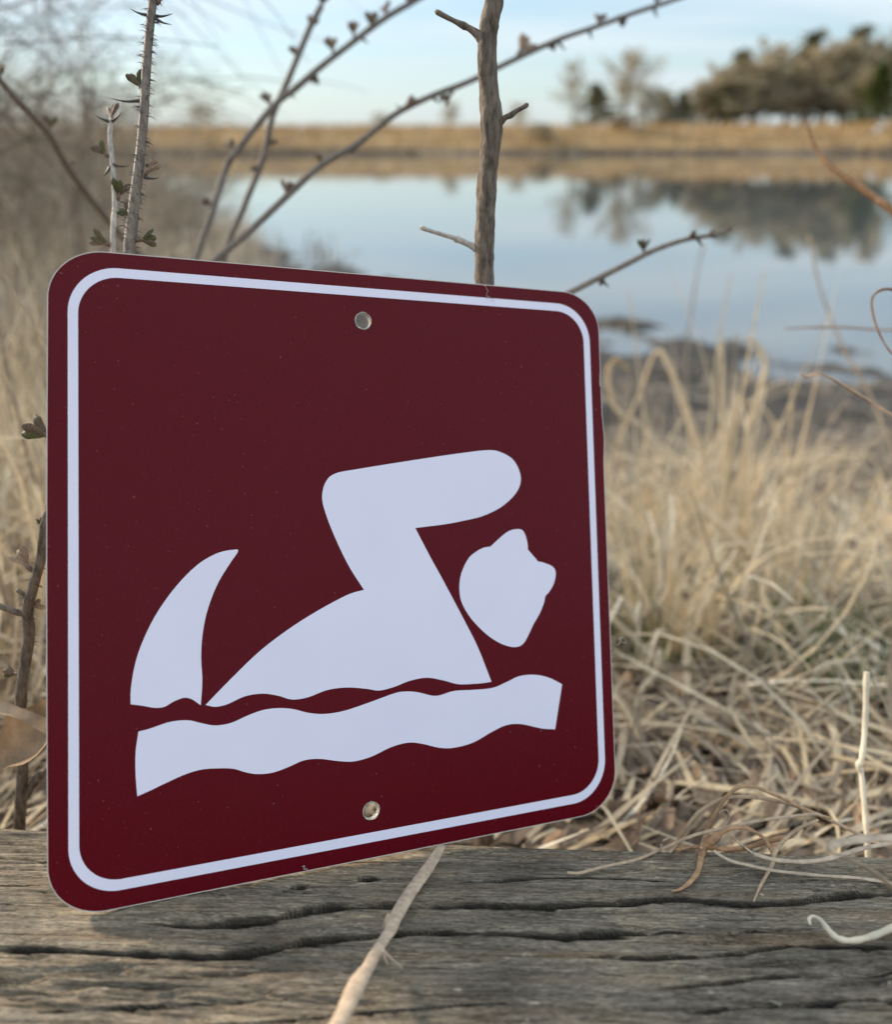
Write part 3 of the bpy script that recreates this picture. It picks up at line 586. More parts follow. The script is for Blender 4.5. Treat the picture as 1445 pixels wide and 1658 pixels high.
GT = 'dry blades tangled on the back edge of the timber'
strand('dry_blade', 'long pinkish-grey blade ending in a pale tip on the timber right of the sign', 'dry blade', Zm([(50, 432), (110, 432), (200, 408), (350, 375), (470, 325), (600, 270), (750, 235), (900, 205), (1100, 181), (1145, 186)], *K, .478, 2.2), .6, GT)
strand('dry_blade', 'grey blade arching high and forking at its left foot', 'dry blade', Zm([(490, 345), (520, 310), (560, 240), (620, 170), (720, 115), (850, 108), (1000, 135), (1120, 180), (1250, 240), (1340, 285), (1480, 340)], *K, .49, 2.4), .55, GT)
strand('dry_blade', 'thin orange-brown blade making the highest arch of the tangle', 'dry blade', Zm([(625, 330), (640, 280), (680, 190), (740, 100), (800, 62), (870, 68), (980, 115), (1090, 170), (1180, 200)], *K, .486, 2.3), .45, GT)
strand('dry_blade', 'wide orange blade curling down over the timber with a frayed end', 'dry blade', Zm([(497, 510, -.004, 1.5), (530, 505, -.004, 2), (570, 480, 0, 3), (610, 430, 0, 3.4), (625, 370, 0, 4), (640, 320, 0, 5.5), (680, 290, 0, 6), (720, 255, 0, 3), (780, 238, 0, 2.6), (840, 248, 0, 2.5), (900, 290, 0, 2.5), (935, 350, 0, 2.2)], *K, .475, 3), .42, GT)
strand('dry_blade', 'thin brown blade dangling from the tangle to a fine point on the timber', 'dry blade', Zm([(852, 556, -.015, 1), (880, 490, -.01, 1.8), (930, 400, 0, 2.6), (945, 340, 0, 3), (1000, 275, 0, 2.8), (1060, 235, 0, 2.4), (1130, 205, 0, 2)], *K, .475, 2), .55, GT)
strand('dry_blade', 'pale blade lying nearly flat along the timber towards the right edge', 'dry blade', Zm([(680, 338), (750, 380), (850, 405), (950, 425), (1150, 445), (1300, 455), (1445, 478), (1560, 500)], *K, .462, 2.6), .8, GT)
strand('dry_blade', 'orange blade lying crosswise under the arches of the tangle', 'dry blade', Zm([(520, 335), (600, 322), (720, 330), (820, 325), (900, 300), (990, 280), (1020, 270)], *K, .482, 3), .4, GT)
strand('dry_blade', 'soft pinkish blade bowing along the back edge of the timber', 'dry blade', Zm([(850, 352), (950, 378), (1080, 385), (1200, 365), (1320, 328), (1445, 305), (1560, 290)], *K, .44, 3.4), .75, GT)
strand('dry_blade', 'small curled grey blade hooking upward in the middle of the tangle', 'dry blade', Zm([(690, 290), (720, 240), (745, 195), (735, 165), (712, 168), (706, 185)], *K, .479, 1.8), .6, GT)
strand('dry_blade', 'short thin hook at the left foot of the tangle', 'dry blade', Zm([(458, 335), (455, 315), (465, 295), (487, 284)], *K, .482, 1.5), .55, GT)
strand('dry_blade', 'short pale split blade behind the tangle', 'dry blade', Zm([(755, 270), (790, 305), (850, 350)], *K, .49, 2), .95, GT)
strand('dry_blade', 'broad blurred tan blade looping in front of the timber at the right edge', 'dry blade', [(1460, 1356, .34, 6), (1400, 1358, .34, 7), (1355, 1366, .34, 6), (1343, 1378, .34, 4), (1370, 1388, .34, 6), (1410, 1408, .34, 8), (1450, 1440, .34, 9), (1500, 1480, .34, 9)], .8, GT, flat=.2)
strand('dry_blade', 'hair-thin curl lying on the timber below the right corner of the sign', 'dry blade', Zm([(1355, 325), (1400, 327), (1445, 315), (1500, 300)], 450, 1300, 2.89, .475, .8), 1, GT)

# curled stalk at the right, stalk lying across the timber
pts = []
for x_, y_, r_ in [(1313, 1497, 2), (1311, 1488, 3), (1318, 1484, 3.5), (1330, 1490, 4), (1342, 1505, 5), (1356, 1518, 5.5), (1378, 1523, 5.5), (1410, 1517, 6), (1445, 1503, 6.5), (1490, 1485, 6.5)]:
    d_ = (on_log(min(x_, 1440), y_, .004) - CO) @ FW - .007; pts.append((x_, y_, d_, r_))
strand('curled_stalk', 'pale curled stalk hooking in from the right edge on the timber', 'dry stalk', pts, .97, matk='straw', flat=.8)
pts = []
for x_, y_, r_ in [(768, 200, 15), (735, 255, 20), (700, 310, 24), (660, 365, 25), (620, 420, 26), (580, 485, 27), (545, 550, 26), (525, 600, 24), (490, 650, 22), (450, 715, 24), (425, 765, 26), (400, 800, 30), (370, 850, 36), (335, 925, 34), (305, 990, 32), (270, 1060, 34), (230, 1150, 34)]:
    X_, Y_ = 450 + x_ / 2.89, 1300 + y_ / 2.89; d_ = (on_log(X_, min(Y_, 1700), .004) - CO) @ FW - (.010 if y_ < 330 else .008) - max(0, (y_ - 700)) * 4e-5; pts.append((X_, Y_, d_, r_ / 2.89 * 1.25)) 
cf_ = np.polyfit([q_[1] for q_ in pts], [q_[2] for q_ in pts], 2); pts = [(a_, b_, float(np.polyval(cf_, b_)) - .0015, d_) for a_, b_, c_, d_ in pts]   # lies straight on the high spots
def fray(mb):
    for a_, b_, c_ in (((620, 1538), (632, 1550), (652, 1567)), ((622, 1540), (624, 1552), (629, 1563)), ((566, 1605), (556, 1612), (545, 1622)), ((630, 1480), (625, 1490), (622, 1500))):
        W2 = np.array([P(x_, y_, pts[9][2] - .004) for x_, y_ in spl([a_, b_, c_], 4)]); mb.tube(W2, np.linspace(.0006, .00015, len(W2)), 5, .85)
strand('straw_stalk', 'long tan straw stalk lying across the timber below the sign', 'straw stalk', pts, .78, matk='brown_straw', flat=.42, n=14, ex=fray)
strand('white_straw', 'bleached white upright straw with one joint behind the timber at the right', 'straw', [(1405, 1088, .56, 5), (1404, 1100, .56, 5.5), (1402, 1170, .56, 5), (1397, 1225, .555, 5), (1392, 1240, .555, 6.5), (1396, 1255, .555, 5), (1401, 1310, .55, 5), (1405, 1360, .545, 5), (1408, 1420, .545, 5)], 1.0, matk='straw', flat=.9, n=10)
# things in the upper right
strand('purple_stem', 'smooth blurred purple-brown stem curving out at the right edge over the far shore', 'stem', [(1308, 195, .80, 2), (1318, 232, .80, 3), (1345, 268, .79, 4.5), (1378, 292, .78, 5.5), (1415, 318, .77, 6), (1450, 345, .76, 6.5), (1520, 410, .75, 6.5)], .25, matk='brown_straw', flat=1)
strand('looped_blade', 'dark curled blade looping at the right edge above the near shore', 'dry blade', [(1475, 590, .6, 3), (1445, 572, .6, 3.5), (1424, 538, .6, 4), (1413, 500, .6, 4.5), (1416, 478, .6, 4), (1438, 468, .6, 3.5), (1480, 478, .6, 3)], .3, flat=.4)
strand('thin_twig', 'thin blurred brown twig lying level over the water at the right edge', 'twig', [(1270, 532, .85, 1.5), (1320, 530, .85, 3.5), (1370, 530, .85, 3.8), (1410, 533, .85, 3.5), (1470, 536, .85, 3)], .3)
strand('curled_leaf', 'twisted russet leaf blade with a pale tip drooping at the right edge', 'dry leaf', [(1297, 603, .62, 4), (1305, 610, .62, 5), (1325, 605, .62, 4), (1350, 614, .62, 6.5), (1380, 632, .62, 8), (1410, 650, .62, 8), (1450, 675, .61, 8.5), (1520, 712, .6, 9)], .5, flat=.3)
strand('tall_stalk', 'soft pale stalk bending right in front of the water', 'stalk', [(1312, 380, 1.5, 2.5), (1322, 440, 1.5, 3), (1340, 500, 1.5, 3), (1370, 570, 1.48, 3.5), (1410, 640, 1.45, 3.5), (1460, 760, 1.4, 4)], .3, matk='straw')

# ------------------------------------------------------------------ big bent straws standing in the grass (each one its own)
GS = 'single bent straws in the grass right of the sign'
def bent(label, pts, tint_=.7, w=None):
    strand('bent_straw', label, 'straw', [(a_, b_, c_, d_ * .62) for a_, b_, c_, d_ in pts], tint_, GS, matk='straw', flat=.5)
bent('wide bent straw peaking just right of the sign below the mud', [(1180, 900, 1.75, 13), (1150, 780, 1.8, 12), (1110, 660, 1.85, 10), (1068, 568, 1.9, 8), (1035, 640, 1.9, 7), (1000, 720, 1.9, 7)], .72)
bent('long straw sloping from the sign down to the timber', [(985, 1120, .85, 8), (1015, 1150, .83, 9), (1045, 1220, .80, 9), (1080, 1290, .77, 9), (1112, 1350, .75, 9)], .62)
bent('straw crossing behind the bleached upright straw near the timber', [(1000, 1240, .82, 7), (1100, 1290, .80, 8), (1200, 1340, .78, 8), (1330, 1400, .76, 8)], .62)
bent('long straw crossing the litter from middle to right edge', [(1150, 1150, 1.0, 8), (1280, 1175, .97, 9), (1380, 1210, .95, 9), (1480, 1260, .93, 9)], .6)
bent('tan straw falling diagonally to the right in mid grass', [(1130, 880, 1.25, 8), (1210, 945, 1.2, 9), (1290, 1030, 1.15, 10), (1340, 1110, 1.1, 9), (1355, 1170, 1.1, 8)], .66)
bent('pale straw hooked over like a cane beside the sign', [(1012, 680, 1.6, 10), (992, 650, 1.6, 9), (986, 600, 1.6, 9), (1000, 583, 1.6, 8), (1018, 600, 1.6, 6)], .8)
bent('straight tall straw rising over the mud', [(1178, 900, 1.7, 9), (1170, 760, 1.72, 8), (1172, 640, 1.74, 7), (1168, 550, 1.76, 5)], .66)
bent('straw curving right over the dark mud', [(1190, 820, 1.8, 9), (1215, 690, 1.82, 8), (1240, 600, 1.85, 7), (1228, 560, 1.86, 6), (1210, 548, 1.86, 4)], .68)
bent('arched straw by the dark mud hollow', [(1205, 650, 1.75, 6), (1235, 660, 1.75, 8), (1262, 700, 1.74, 8), (1275, 740, 1.74, 8)], .75)
bent('thin straw standing against the near shore', [(1050, 720, 1.7, 6), (1035, 600, 1.72, 3), (1022, 500, 1.74, 2.5), (1018, 470, 1.75, 2)], .6)
bent('fine straw between the sign and the tall grass', [(1120, 760, 1.9, 3), (1112, 600, 1.95, 3), (1125, 470, 2.0, 2.5), (1140, 395, 2.05, 2.5)], .25)
bent('thick straw leaning right in the lower grass', [(1280, 1250, .9, 9), (1200, 1150, .95, 8), (1150, 1080, 1.0, 7), (1100, 1020, 1.05, 6)], .55)
bent('brown straw crossing low beside the bleached straw', [(1445, 1170, .62, 4), (1430, 1130, .62, 4), (1412, 1100, .62, 3)], .4)

# ------------------------------------------------------------------ dry oak leaf behind the lower left corner
def leaf_sheet(name, label, cat, mid, wid, up, tint_, lobes=3, matk='litter', group=None, curl=.25, ph=0):
    """a lobed dry leaf: midrib points, half widths, surface normal hint"""
    Wm = spl(mid, 8); m_ = len(Wm); tg_ = np.gradient(Wm, axis=0); nu = 9; V_ = []; F_ = []
    for i in range(m_):
        u_ = i / (m_ - 1); t_ = tg_[i] / np.linalg.norm(tg_[i]); w_ = np.cross(t_, up); w_ /= np.linalg.norm(w_); n_ = np.cross(w_, t_)
        hw = wid * (math.sin(math.pi * min(1, u_ * .97 + .03)) ** .6) * (1 + .38 * math.cos(2 * math.pi * lobes * u_ + ph))
        for j in range(nu):
            q_ = j / (nu - 1) * 2 - 1
            V_.append(Wm[i] + w_ * q_ * hw * (1 - .15 * q_ * q_) + n_ * (curl * hw * q_ * q_ + .05 * wid * math.sin(9 * u_ + 4 * q_) + (.04 * wid if abs(q_) < .1 else 0)))
    F_ = [(i * nu + j, i * nu + j + 1, (i + 1) * nu + j + 1, (i + 1) * nu + j) for i in range(m_ - 1) for j in range(nu - 1)]
    mb = MB(); mb.add(V_, F_, tint_); o = mb.build(name, M[matk])
    return tag(o, label, cat, group) if label else o
leaf_sheet('oak_leaf', 'large curled grey-tan oak leaf behind the woody stem beside the sign', 'dry leaf', [P(-60, 1285, .49), P(0, 1235, .50), P(50, 1195, .505), P(100, 1130, .52), P(140, 1040, .54)], .0135, np.array([-.2, -.75, .62]), .66, 2, curl=.5)
leaf_sheet('oak_leaf', 'upper curled grey leaf blade crossing the woody stem from the left edge', 'dry leaf', [P(-70, 1150, .49), P(-10, 1146, .488), P(35, 1158, .487), P(75, 1178, .49), P(130, 1210, .51)], .0055, np.array([0, -.5, .8]), .86, 1, curl=.6)
leaf_sheet('brown_leaf', 'orange-brown leaf lying in the grass against the right edge of the sign', 'dry leaf', [P(985, 1090, .95), P(1020, 1095, .95), P(1060, 1110, .95)], .012, np.array([0, -.5, .8]), .62, 1, curl=.5)

# ------------------------------------------------------------------ grass, litter and brush (nobody could count them)
def blades(n, xy, L0, wd, rise, mat_, name, tf, K_=6, curl=1.0, seed=1, zoff=0.0, gz=None, parent=None):
    r_ = np.random.default_rng(seed); x, y = xy; n = len(x)
    z = (ground_z(x, y) if gz is None else gz) + zoff
    az = r_.uniform(0, 2 * np.pi, n); el = rise(r_, n)      # start elevation
    Ln = L0(r_, n); W_ = wd(r_, n)
    pos = np.stack([x, y, z], 1); V_ = np.zeros((n, K_, 2, 3)); st_ = Ln / (K_ - 1)
    bend = r_.normal(0, .5, n) * curl + .35 * curl; yaw = r_.normal(0, .35, n) * curl; kink = r_.integers(1, K_, n) * (r_.random(n) < .5)
    for k in range(K_):
        d_ = np.stack([np.cos(el) * np.cos(az), np.cos(el) * np.sin(az), np.sin(el)], 1)
        sd_ = np.stack([-np.sin(az), np.cos(az), 0 * az], 1); roll = r_.normal(0, .2, n)
        wv = W_ * (1 - .75 * (k / (K_ - 1)) ** 2); sd2 = sd_ * np.cos(roll)[:, None] + np.cross(d_, sd_) * np.sin(roll)[:, None]
        V_[:, k, 0] = pos - sd2 * wv[:, None] / 2; V_[:, k, 1] = pos + sd2 * wv[:, None] / 2
        pos = pos + d_ * st_[:, None]; el = el - bend / K_ * 2 - (kink == k) * 1.3 * (kink > 0); az = az + yaw / K_ * 2
        gzz = (ground_z(pos[:, 0], pos[:, 1]) if gz is None else gz) + .004
        low = pos[:, 2] < gzz; pos[low, 2] = gzz[low]; el = np.where(low, np.abs(el) * .3, el)
    ok = ~((V_[..., 1] < .60) & (V_[..., 2] > 1.07)).reshape(n, -1).any(1); V_ = V_[ok]; n = len(V_)   # none grows through the sign or the timber
    V_ = V_.reshape(-1, 3); b_ = (np.arange(n) * K_ * 2)[:, None] + (np.arange(K_ - 1) * 2)[None]; b_ = b_.ravel()
    F_ = np.stack([b_, b_ + 1, b_ + 3, b_ + 2], 1); tt = np.repeat(tf(r_, n), K_ * 2)
    return mk(name, V_, F_, M[mat_], parent, tint=tt)
def wedge(n, y0, y1, rl=-.62, rr=.72, seed=0, pw=1.0):
    r_ = np.random.default_rng(seed); u_ = r_.random(n); y = (y0 ** pw + u_ * (y1 ** pw - y0 ** pw)) ** (1 / pw)
    return r_.uniform(rl, rr, n) * (y + .15), y
def keep(xy, f): k_ = f(*xy); return xy[0][k_], xy[1][k_]
def dry(x, y): # land that carries straw, thinning out over the mud
    z = ground_z(x, y); nz_ = fbm(x * 1.4, y * 1.4, 77); r_ = x / y
    return (z > .02) & ((y < 2.5 + 1.2 * (nz_ - .4) * 3) | ((nz_ > .62) & (y < 3.7)) | (r_ < -.2 + .1 * (nz_ - .5)))
U = lambda a, b: (lambda r_, n: r_.uniform(a, b, n))
nearb = lambda x, y: (y > .66) | (x > .27) & (y > .50)
def tintf(a, b): return lambda r_, n: np.clip(r_.normal(a, b, n), 0, 1)
G = []
G.append(blades(0, keep(wedge(4200, .47, 1.5, seed=1), nearb), U(.08, .28), U(.0016, .0085), lambda r_, n: r_.normal(.08, .26, n), 'straw', 'dry_grass', tintf(.42, .30), seed=1, zoff=.008))
G.append(blades(0, keep(wedge(13000, 1.0, 4.5, seed=2, pw=1.3), dry), U(.12, .32), U(.003, .010), lambda r_, n: r_.normal(.06, .26, n), 'straw', 'dry_grass', tintf(.52, .27), seed=2, zoff=.01))
G.append(blades(0, keep(wedge(500, .9, 2.3, seed=3, pw=1.3), dry), U(.06, .18), U(.003, .008), lambda r_, n: r_.normal(.9, .45, n), 'straw', 'dry_grass', tintf(.62, .18), seed=3, curl=1.0))
G.append(blades(0, keep(wedge(24000, 2.2, 30, -.62, -.16, seed=4, pw=.7), dry), U(.25, .75), U(.004, .012), lambda r_, n: r_.normal(1.1, .35, n), 'grey_brush', 'dry_grass', tintf(.72, .22), seed=4, curl=.6))
G.append(blades(0, keep(keep(wedge(5500, .5, 2.5, -.75, -.12, seed=5), dry), nearb), U(.15, .5), U(.002, .006), lambda r_, n: r_.normal(.8, .5, n), 'straw', 'dry_grass', tintf(.55, .25), seed=5, curl=1.1))
G.append(blades(0, wedge(1500, .47, .9, seed=15), U(.05, .16), U(.0015, .006), lambda r_, n: np.abs(r_.normal(.05, .1, n)), 'straw', 'dry_grass', tintf(.42, .30), seed=15, zoff=.008))
for o_ in G: tag(o_, kind='stuff')
xw, yw = wedge(9000, 3.0, 8.5, -.25, .7, seed=6); zz = ground_z(xw, yw); k_ = (zz > -.03) & (fbm(xw * 1.1, yw * 2.2, 78) > .45)
tag(blades(0, (xw[k_], yw[k_]), U(.05, .22), U(.004, .014), lambda r_, n: r_.normal(.05, .15, n), 'grey_brush', 'wrack', tintf(.25, .25), seed=6, K_=4), kind='stuff')
xw, yw = wedge(2600, 9, 40, -.36, -.10, seed=16, pw=.5); zz = ground_z(xw, yw); k_ = (zz > -.2) & (fbm(xw * .35, yw * .5, 79) > .42)
tag(blades(0, (xw[k_], yw[k_]), U(.15, .45), U(.012, .03), lambda r_, n: r_.normal(1.1, .4, n), 'grey_brush', 'shore_reeds', tintf(.2, .18), seed=16, K_=4, gz=np.maximum(zz[k_], 0)), kind='stuff')
xb = rng.uniform(-70, 90, 14000); yb = rng.uniform(95.5, 112, 14000)
tag(blades(0, (xb, yb), U(.3, .8), U(.06, .16), lambda r_, n: r_.normal(1.35, .2, n), 'bank_straw', 'bank_grass', tintf(.5, .25), seed=8, K_=3), kind='stuff')
xb = rng.uniform(-60, 75, 5200); yb = rng.uniform(93.2, 95.4, 5200); k_ = fbm(xb * .12, xb * 0 + 3, 91, 3) > .38
tag(blades(0, (xb[k_], yb[k_]), U(.2, .75), U(.06, .16), lambda r_, n: r_.normal(1.2, .3, n), 'grey_brush', 'shoreline_reeds', tintf(.12, .12), seed=18, K_=3, gz=np.zeros(int(k_.sum()))), kind='stuff')
xg, yg = wedge(5200, .7, 2.0, -.1, .72, seed=9); k_ = fbm(xg * 3.2, yg * 3.2, 90) > .66
tag(blades(0, (xg[k_], yg[k_]), U(.04, .12), U(.0014, .003), lambda r_, n: r_.normal(1.0, .4, n), 'green', 'green_grass', tintf(.5, .3), seed=9, K_=5), kind='stuff')
# leaf litter: small curled leaves, 4x3 grid each
def litter_mesh(xy, size, seed, tf):
    r_ = np.random.default_rng(seed); x, y = xy; n = len(x); z = ground_z(x, y) + .006 + r_.random(n) * .02
    a = r_.uniform(0, 6.28, n); s_ = size(r_, n); cu = r_.uniform(-1.2, 1.6, n); tl = r_.normal(0, .45, (n, 2)); gu = np.linspace(-1, 1, 5); gv = np.linspace(-1, 1, 4)
    V_ = np.zeros((n, 5, 4, 3))
    for i, u_ in enumerate(gu):
        for j, v_ in enumerate(gv):
            wv = .55 * math.sqrt(max(0, 1 - u_ * u_ * .92)) * (1 + .2 * math.cos(u_ * 7)); lx_ = s_ * u_; ly_ = s_ * wv * v_
            lz = s_ * (cu * .35 * (v_ * wv) ** 2 * 2 + .25 * cu * u_ * u_) + lx_ * tl[:, 0] + ly_ * tl[:, 1]
            V_[:, i, j] = np.stack([x + lx_ * np.cos(a) - ly_ * np.sin(a), y + lx_ * np.sin(a) + ly_ * np.cos(a), z + lz], 1)
    b_ = (np.arange(n) * 20)[:, None, None] + (np.arange(4) * 4)[None, :, None] + np.arange(3)[None, None]; b_ = b_.ravel()
    return mk('leaf_litter', V_.reshape(-1, 3), np.stack([b_, b_ + 4, b_ + 5, b_ + 1], 1), M['litter'], tint=np.repeat(tf(r_, n), 20))
tag(litter_mesh(wedge(10000, .46, 2.8, seed=10, pw=.8), lambda r_, n: r_.uniform(.006, .018, n), 10, tintf(.36, .28)), kind='stuff')

# grass tufts that stand out above the rest, right of the sign
tuft_l = ['tall pale grass tuft just right of the sign below the near shore', 'tall forked grass tuft in the middle right, in front of the dark mud', 'broad golden tuft glowing low beside the right edge of the sign', 'loose tuft at the far right edge below the dark hollow', 'small thin tuft standing between the two tall tufts', 'low tuft of fanned straw at the right edge of the grass']
for lab, (px, py, h_, n_) in zip(tuft_l, [(1040, 900, .42, 95), (1180, 930, .50, 100), (1075, 1060, .30, 130), (1400, 900, .2, 90), (1115, 850, .4, 40), (1300, 1000, .26, 90)]):
    r_ = raydir(px, py); tq = np.linspace(.4, 6, 600); pts_ = CO[None] + tq[:, None] * r_[None]; i_ = np.argmax(pts_[:, 2] < ground_z(pts_[:, 0], pts_[:, 1])); c_ = pts_[i_]
    q_ = np.random.default_rng(int(px)); an_ = q_.uniform(0, 6.28, n_); n_ = int(n_ * .75); an_ = an_[:n_]; ra_ = np.abs(q_.normal(0, .06, n_))
    tag(blades(0, (c_[0] + ra_ * np.cos(an_), c_[1] + ra_ * np.sin(an_)), (lambda r2, n2: h_ * r2.triangular(.25, .5, 1.15, n2)), U(.003, .0075), lambda r2, n2: r2.normal(1.40, .13, n2), 'straw', 'grass_tuft', tintf(.72 if px != 1075 else .8, .14), seed=int(px), K_=8, curl=.9), lab, 'grass tuft', 'dry grass tufts right of the sign')

# ------------------------------------------------------------------ shrubs at the left
def shrub(name, label, base, n_st, h_, spread, seed, mat_='grey_brush', rad=.004, tint_=.4, lean=(0, 0), levels=2, group=None, sub=7, droop=.5):
    rd = np.random.default_rng(seed); mb = MB(); tw = MB(); base = np.array(base, float)
    def grow(p, d_, ln, r0, lv, tgt):
        pts_ = [p]; d_ = d_ / np.linalg.norm(d_); n_ = 7
        for i in range(n_):
            d_ = d_ + rd.normal(0, .09, 3) + np.array([lean[0], lean[1], -.06 * droop * i * (1 if lv else .6)]) * .25; d_ /= np.linalg.norm(d_)
            pts_.append(pts_[-1] + d_ * ln / n_)
        tgt.tube(pts_, np.linspace(r0, r0 * .35, n_ + 1), 5 if lv == 0 else 4, float(np.clip(rd.normal(tint_, .15), 0, 1)), cap=False)
        if lv < levels:
            for _ in range(sub if lv == 0 else max(3, sub - 2)):
                i_ = rd.integers(2, n_); dd_ = d_ * .5 + rd.normal(0, .55, 3) + np.array([0, 0, .15]); grow(pts_[i_], dd_, ln * rd.uniform(.3, .6), r0 * .5, lv + 1, tw)
        if lv == levels:
            for i_ in range(1, n_, 2):
                q_ = pts_[i_] + rd.normal(0, .004, 3); s_ = r0 * 2.4; tgt.add([q_, q_ + rd.normal(0, 1, 3) * s_, q_ + rd.normal(0, 1, 3) * s_], [(0, 1, 2)], .3)
    for _ in range(n_st):
        a_ = rd.uniform(0, 6.28); b0 = base + np.array([math.cos(a_), math.sin(a_), 0]) * rd.uniform(0, spread * .3)
        grow(b0, np.array([math.cos(a_) * spread / h_, math.sin(a_) * spread / h_, 1.0]), h_ * rd.uniform(.7, 1.1), rad, 0, mb)
    root = empty(name, tuple(base)); tag(root, label, 'shrub', group); mb.build('stems', M[mat_], root); tag(tw.build('twigs', M[mat_], root), kind='stuff'); return root
def gp(px, y, extra=0):
    x = (px - PCX) / FPX * (y * 1.08); return (x, y, float(ground_z(x, y)) + extra)
shrub('overhanging_shrub', 'tall leafless dark shrub spreading blurred twigs over the upper left sky', gp(-330, 2.4), 12, 2.2, .6, 43, 'cane', .006, .08, (.12, 0), 2, sub=9, droop=1.2)
shrub('overhanging_shrub', 'second leafless shrub farther back behind the upper left twigs', gp(-150, 4.6), 12, 2.3, .8, 42, 'cane', .008, .12, (0, 0), 2, sub=9, droop=1.0)
shrub('overhanging_shrub', 'nearest dark leafless shrub crowding the top left corner', gp(-560, 1.7), 8, 1.9, .5, 47, 'cane', .006, .05, (.22, 0), 2, sub=10, droop=1.3)
GB = 'grey leafless shrubs on the left bank'
for i, (px, y, h_, sp_, lab) in enumerate([(30, 3.0, 1.15, .5, 'nearest grey-brown shrub at the far left edge'), (150, 3.8, 1.1, .5, 'grey shrub filling the gap left of the pale shoot'), (250, 5.2, 1.3, .6, 'grey shrub just right of the thorny cane'), (90, 6.5, 1.5, .8, 'wide grey shrub farther back at the left'), (190, 9, 1.6, .9, 'tan shrub behind the pale shoot near the shore'), (300, 11, 1.2, .8, 'low shrub at the reedy edge of the water'), (20, 13, 2.1, 1.4, 'tall pale shrub at the left horizon'), (225, 22, 1.9, 1.6, 'distant shrub on the left shore point')]):
    shrub('shrub', lab, gp(px, y), 16 if i < 6 else 16, h_, sp_, 60 + i, 'grey_brush', .0035 + .0007 * y, .35, (0, 0), 2, GB, sub=8, droop=.3)

# ------------------------------------------------------------------ trees on the far bank
def tree_mesh(kind, seed):
    rd = np.random.default_rng(seed); tr = MB(); cr_ = MB()
    if kind in ('bare', 'brown'):
        def grow(p, d_, ln, r0, lv):
            pts_ = [p]; n_ = 4 if lv else 10; d_ = d_ / np.linalg.norm(d_)
            for i in range(n_):
                d_ = d_ + rd.normal(0, .12 if lv else .035, 3) + np.array([0, 0, .07]); d_ /= np.linalg.norm(d_); pts_.append(pts_[-1] + d_ * ln / n_)
            (tr if lv < 1 else cr_).tube(pts_, np.linspace(r0, r0 * .4, n_ + 1), 6 if lv < 2 else 3, float(rd.uniform(.2, .8)), cap=False)
            if lv == 0:
                for q in range(20):
                    f_ = .16 + .84 * (q / 20) ** .9; i_ = f_ * n_; i0 = min(int(i_), n_ - 1); p0 = pts_[i0] + (pts_[i0 + 1] - pts_[i0]) * (i_ - i0); a_ = q * 2.4 + rd.uniform(-.5, .5)
                    grow(p0, np.array([math.cos(a_), math.sin(a_), .75 + f_ * .7]), (.34 - .17 * f_) * rd.uniform(.75, 1.2), r0 * .4 * (1.1 - .5 * f_), 1)
            elif lv < 3:
                for _ in range((0, 7, 6)[lv]):
                    i_ = rd.integers(1, n_ + 1); dd_ = d_ * .8 + rd.normal(0, .45, 3) + np.array([0, 0, .2]); grow(pts_[i_], dd_, ln * rd.uniform(.4, .65), r0 * .6, lv + 1)
            else:
                for _ in range(4 if kind == 'brown' else 1):
                    q_ = pts_[rd.integers(1, n_ + 1)]; s_ = .017; cr_.add([q_, q_ + rd.normal(0, s_, 3), q_ + rd.normal(0, s_, 3)], [(0, 1, 2)], float(rd.uniform(.3, 1)))
        grow(np.array([0, 0, -.02]), np.array([0, 0, 1.]), .9, .015, 0)
    else:
        tr.tube([(0, 0, -.02), (.004, 0, .5), (0, .003, .97)], [.017, .012, .003], 7, .4)
        lo = .05 if kind == 'cedar' else .14
        for i in range(58):
            z0 = lo + (1 - lo) * (i / 46); a_ = rd.uniform(0, 6.28); 
            R0 = (.22 * (1 - z0) ** .7 + .02) if kind == 'cedar' else .23 * (1 - ((z0 - lo) / (1 - lo)) ** 1.7) + .035
            R0 *= rd.uniform(.6, 1.15); tip = np.array([math.cos(a_) * R0, math.sin(a_) * R0, z0 + R0 * .25])
            tr.tube([(0, 0, z0), tip], [.005, .0015], 3, .4, cap=False)
            for _ in range(58):
                f_ = rd.uniform(.25, 1.05); c_ = np.array([0, 0, z0]) * (1 - f_) + tip * f_ + rd.normal(0, .022, 3); s_ = .016
                q_ = rd.normal(0, s_, (3, 3)); cr_.add([c_ + q_[0], c_ + q_[1], c_ + q_[2]], [(0, 1, 2)], float(rd.uniform(0, 1)))
    return tr, cr_
protos = {}
for kind, seeds in (('bare', (1, 2)), ('brown', (3, 4, 5)), ('pine', (6, 7)), ('cedar', (8,))):
    for sd_ in seeds:
        tr, cr_ = tree_mesh(kind, sd_)
        o1 = tr.build('trunk', M['trunk']); o2_ = cr_.build('crown', M[{'bare': 'bare', 'brown': 'bare', 'pine': 'pine', 'cedar': 'cedar'}[kind]])
        protos[(kind, sd_)] = (o1.data, o2_.data); bpy.data.objects.remove(o1); bpy.data.objects.remove(o2_)
        zs = np.array([v_.co[2] for v_ in o2_.data.vertices]) if False else None
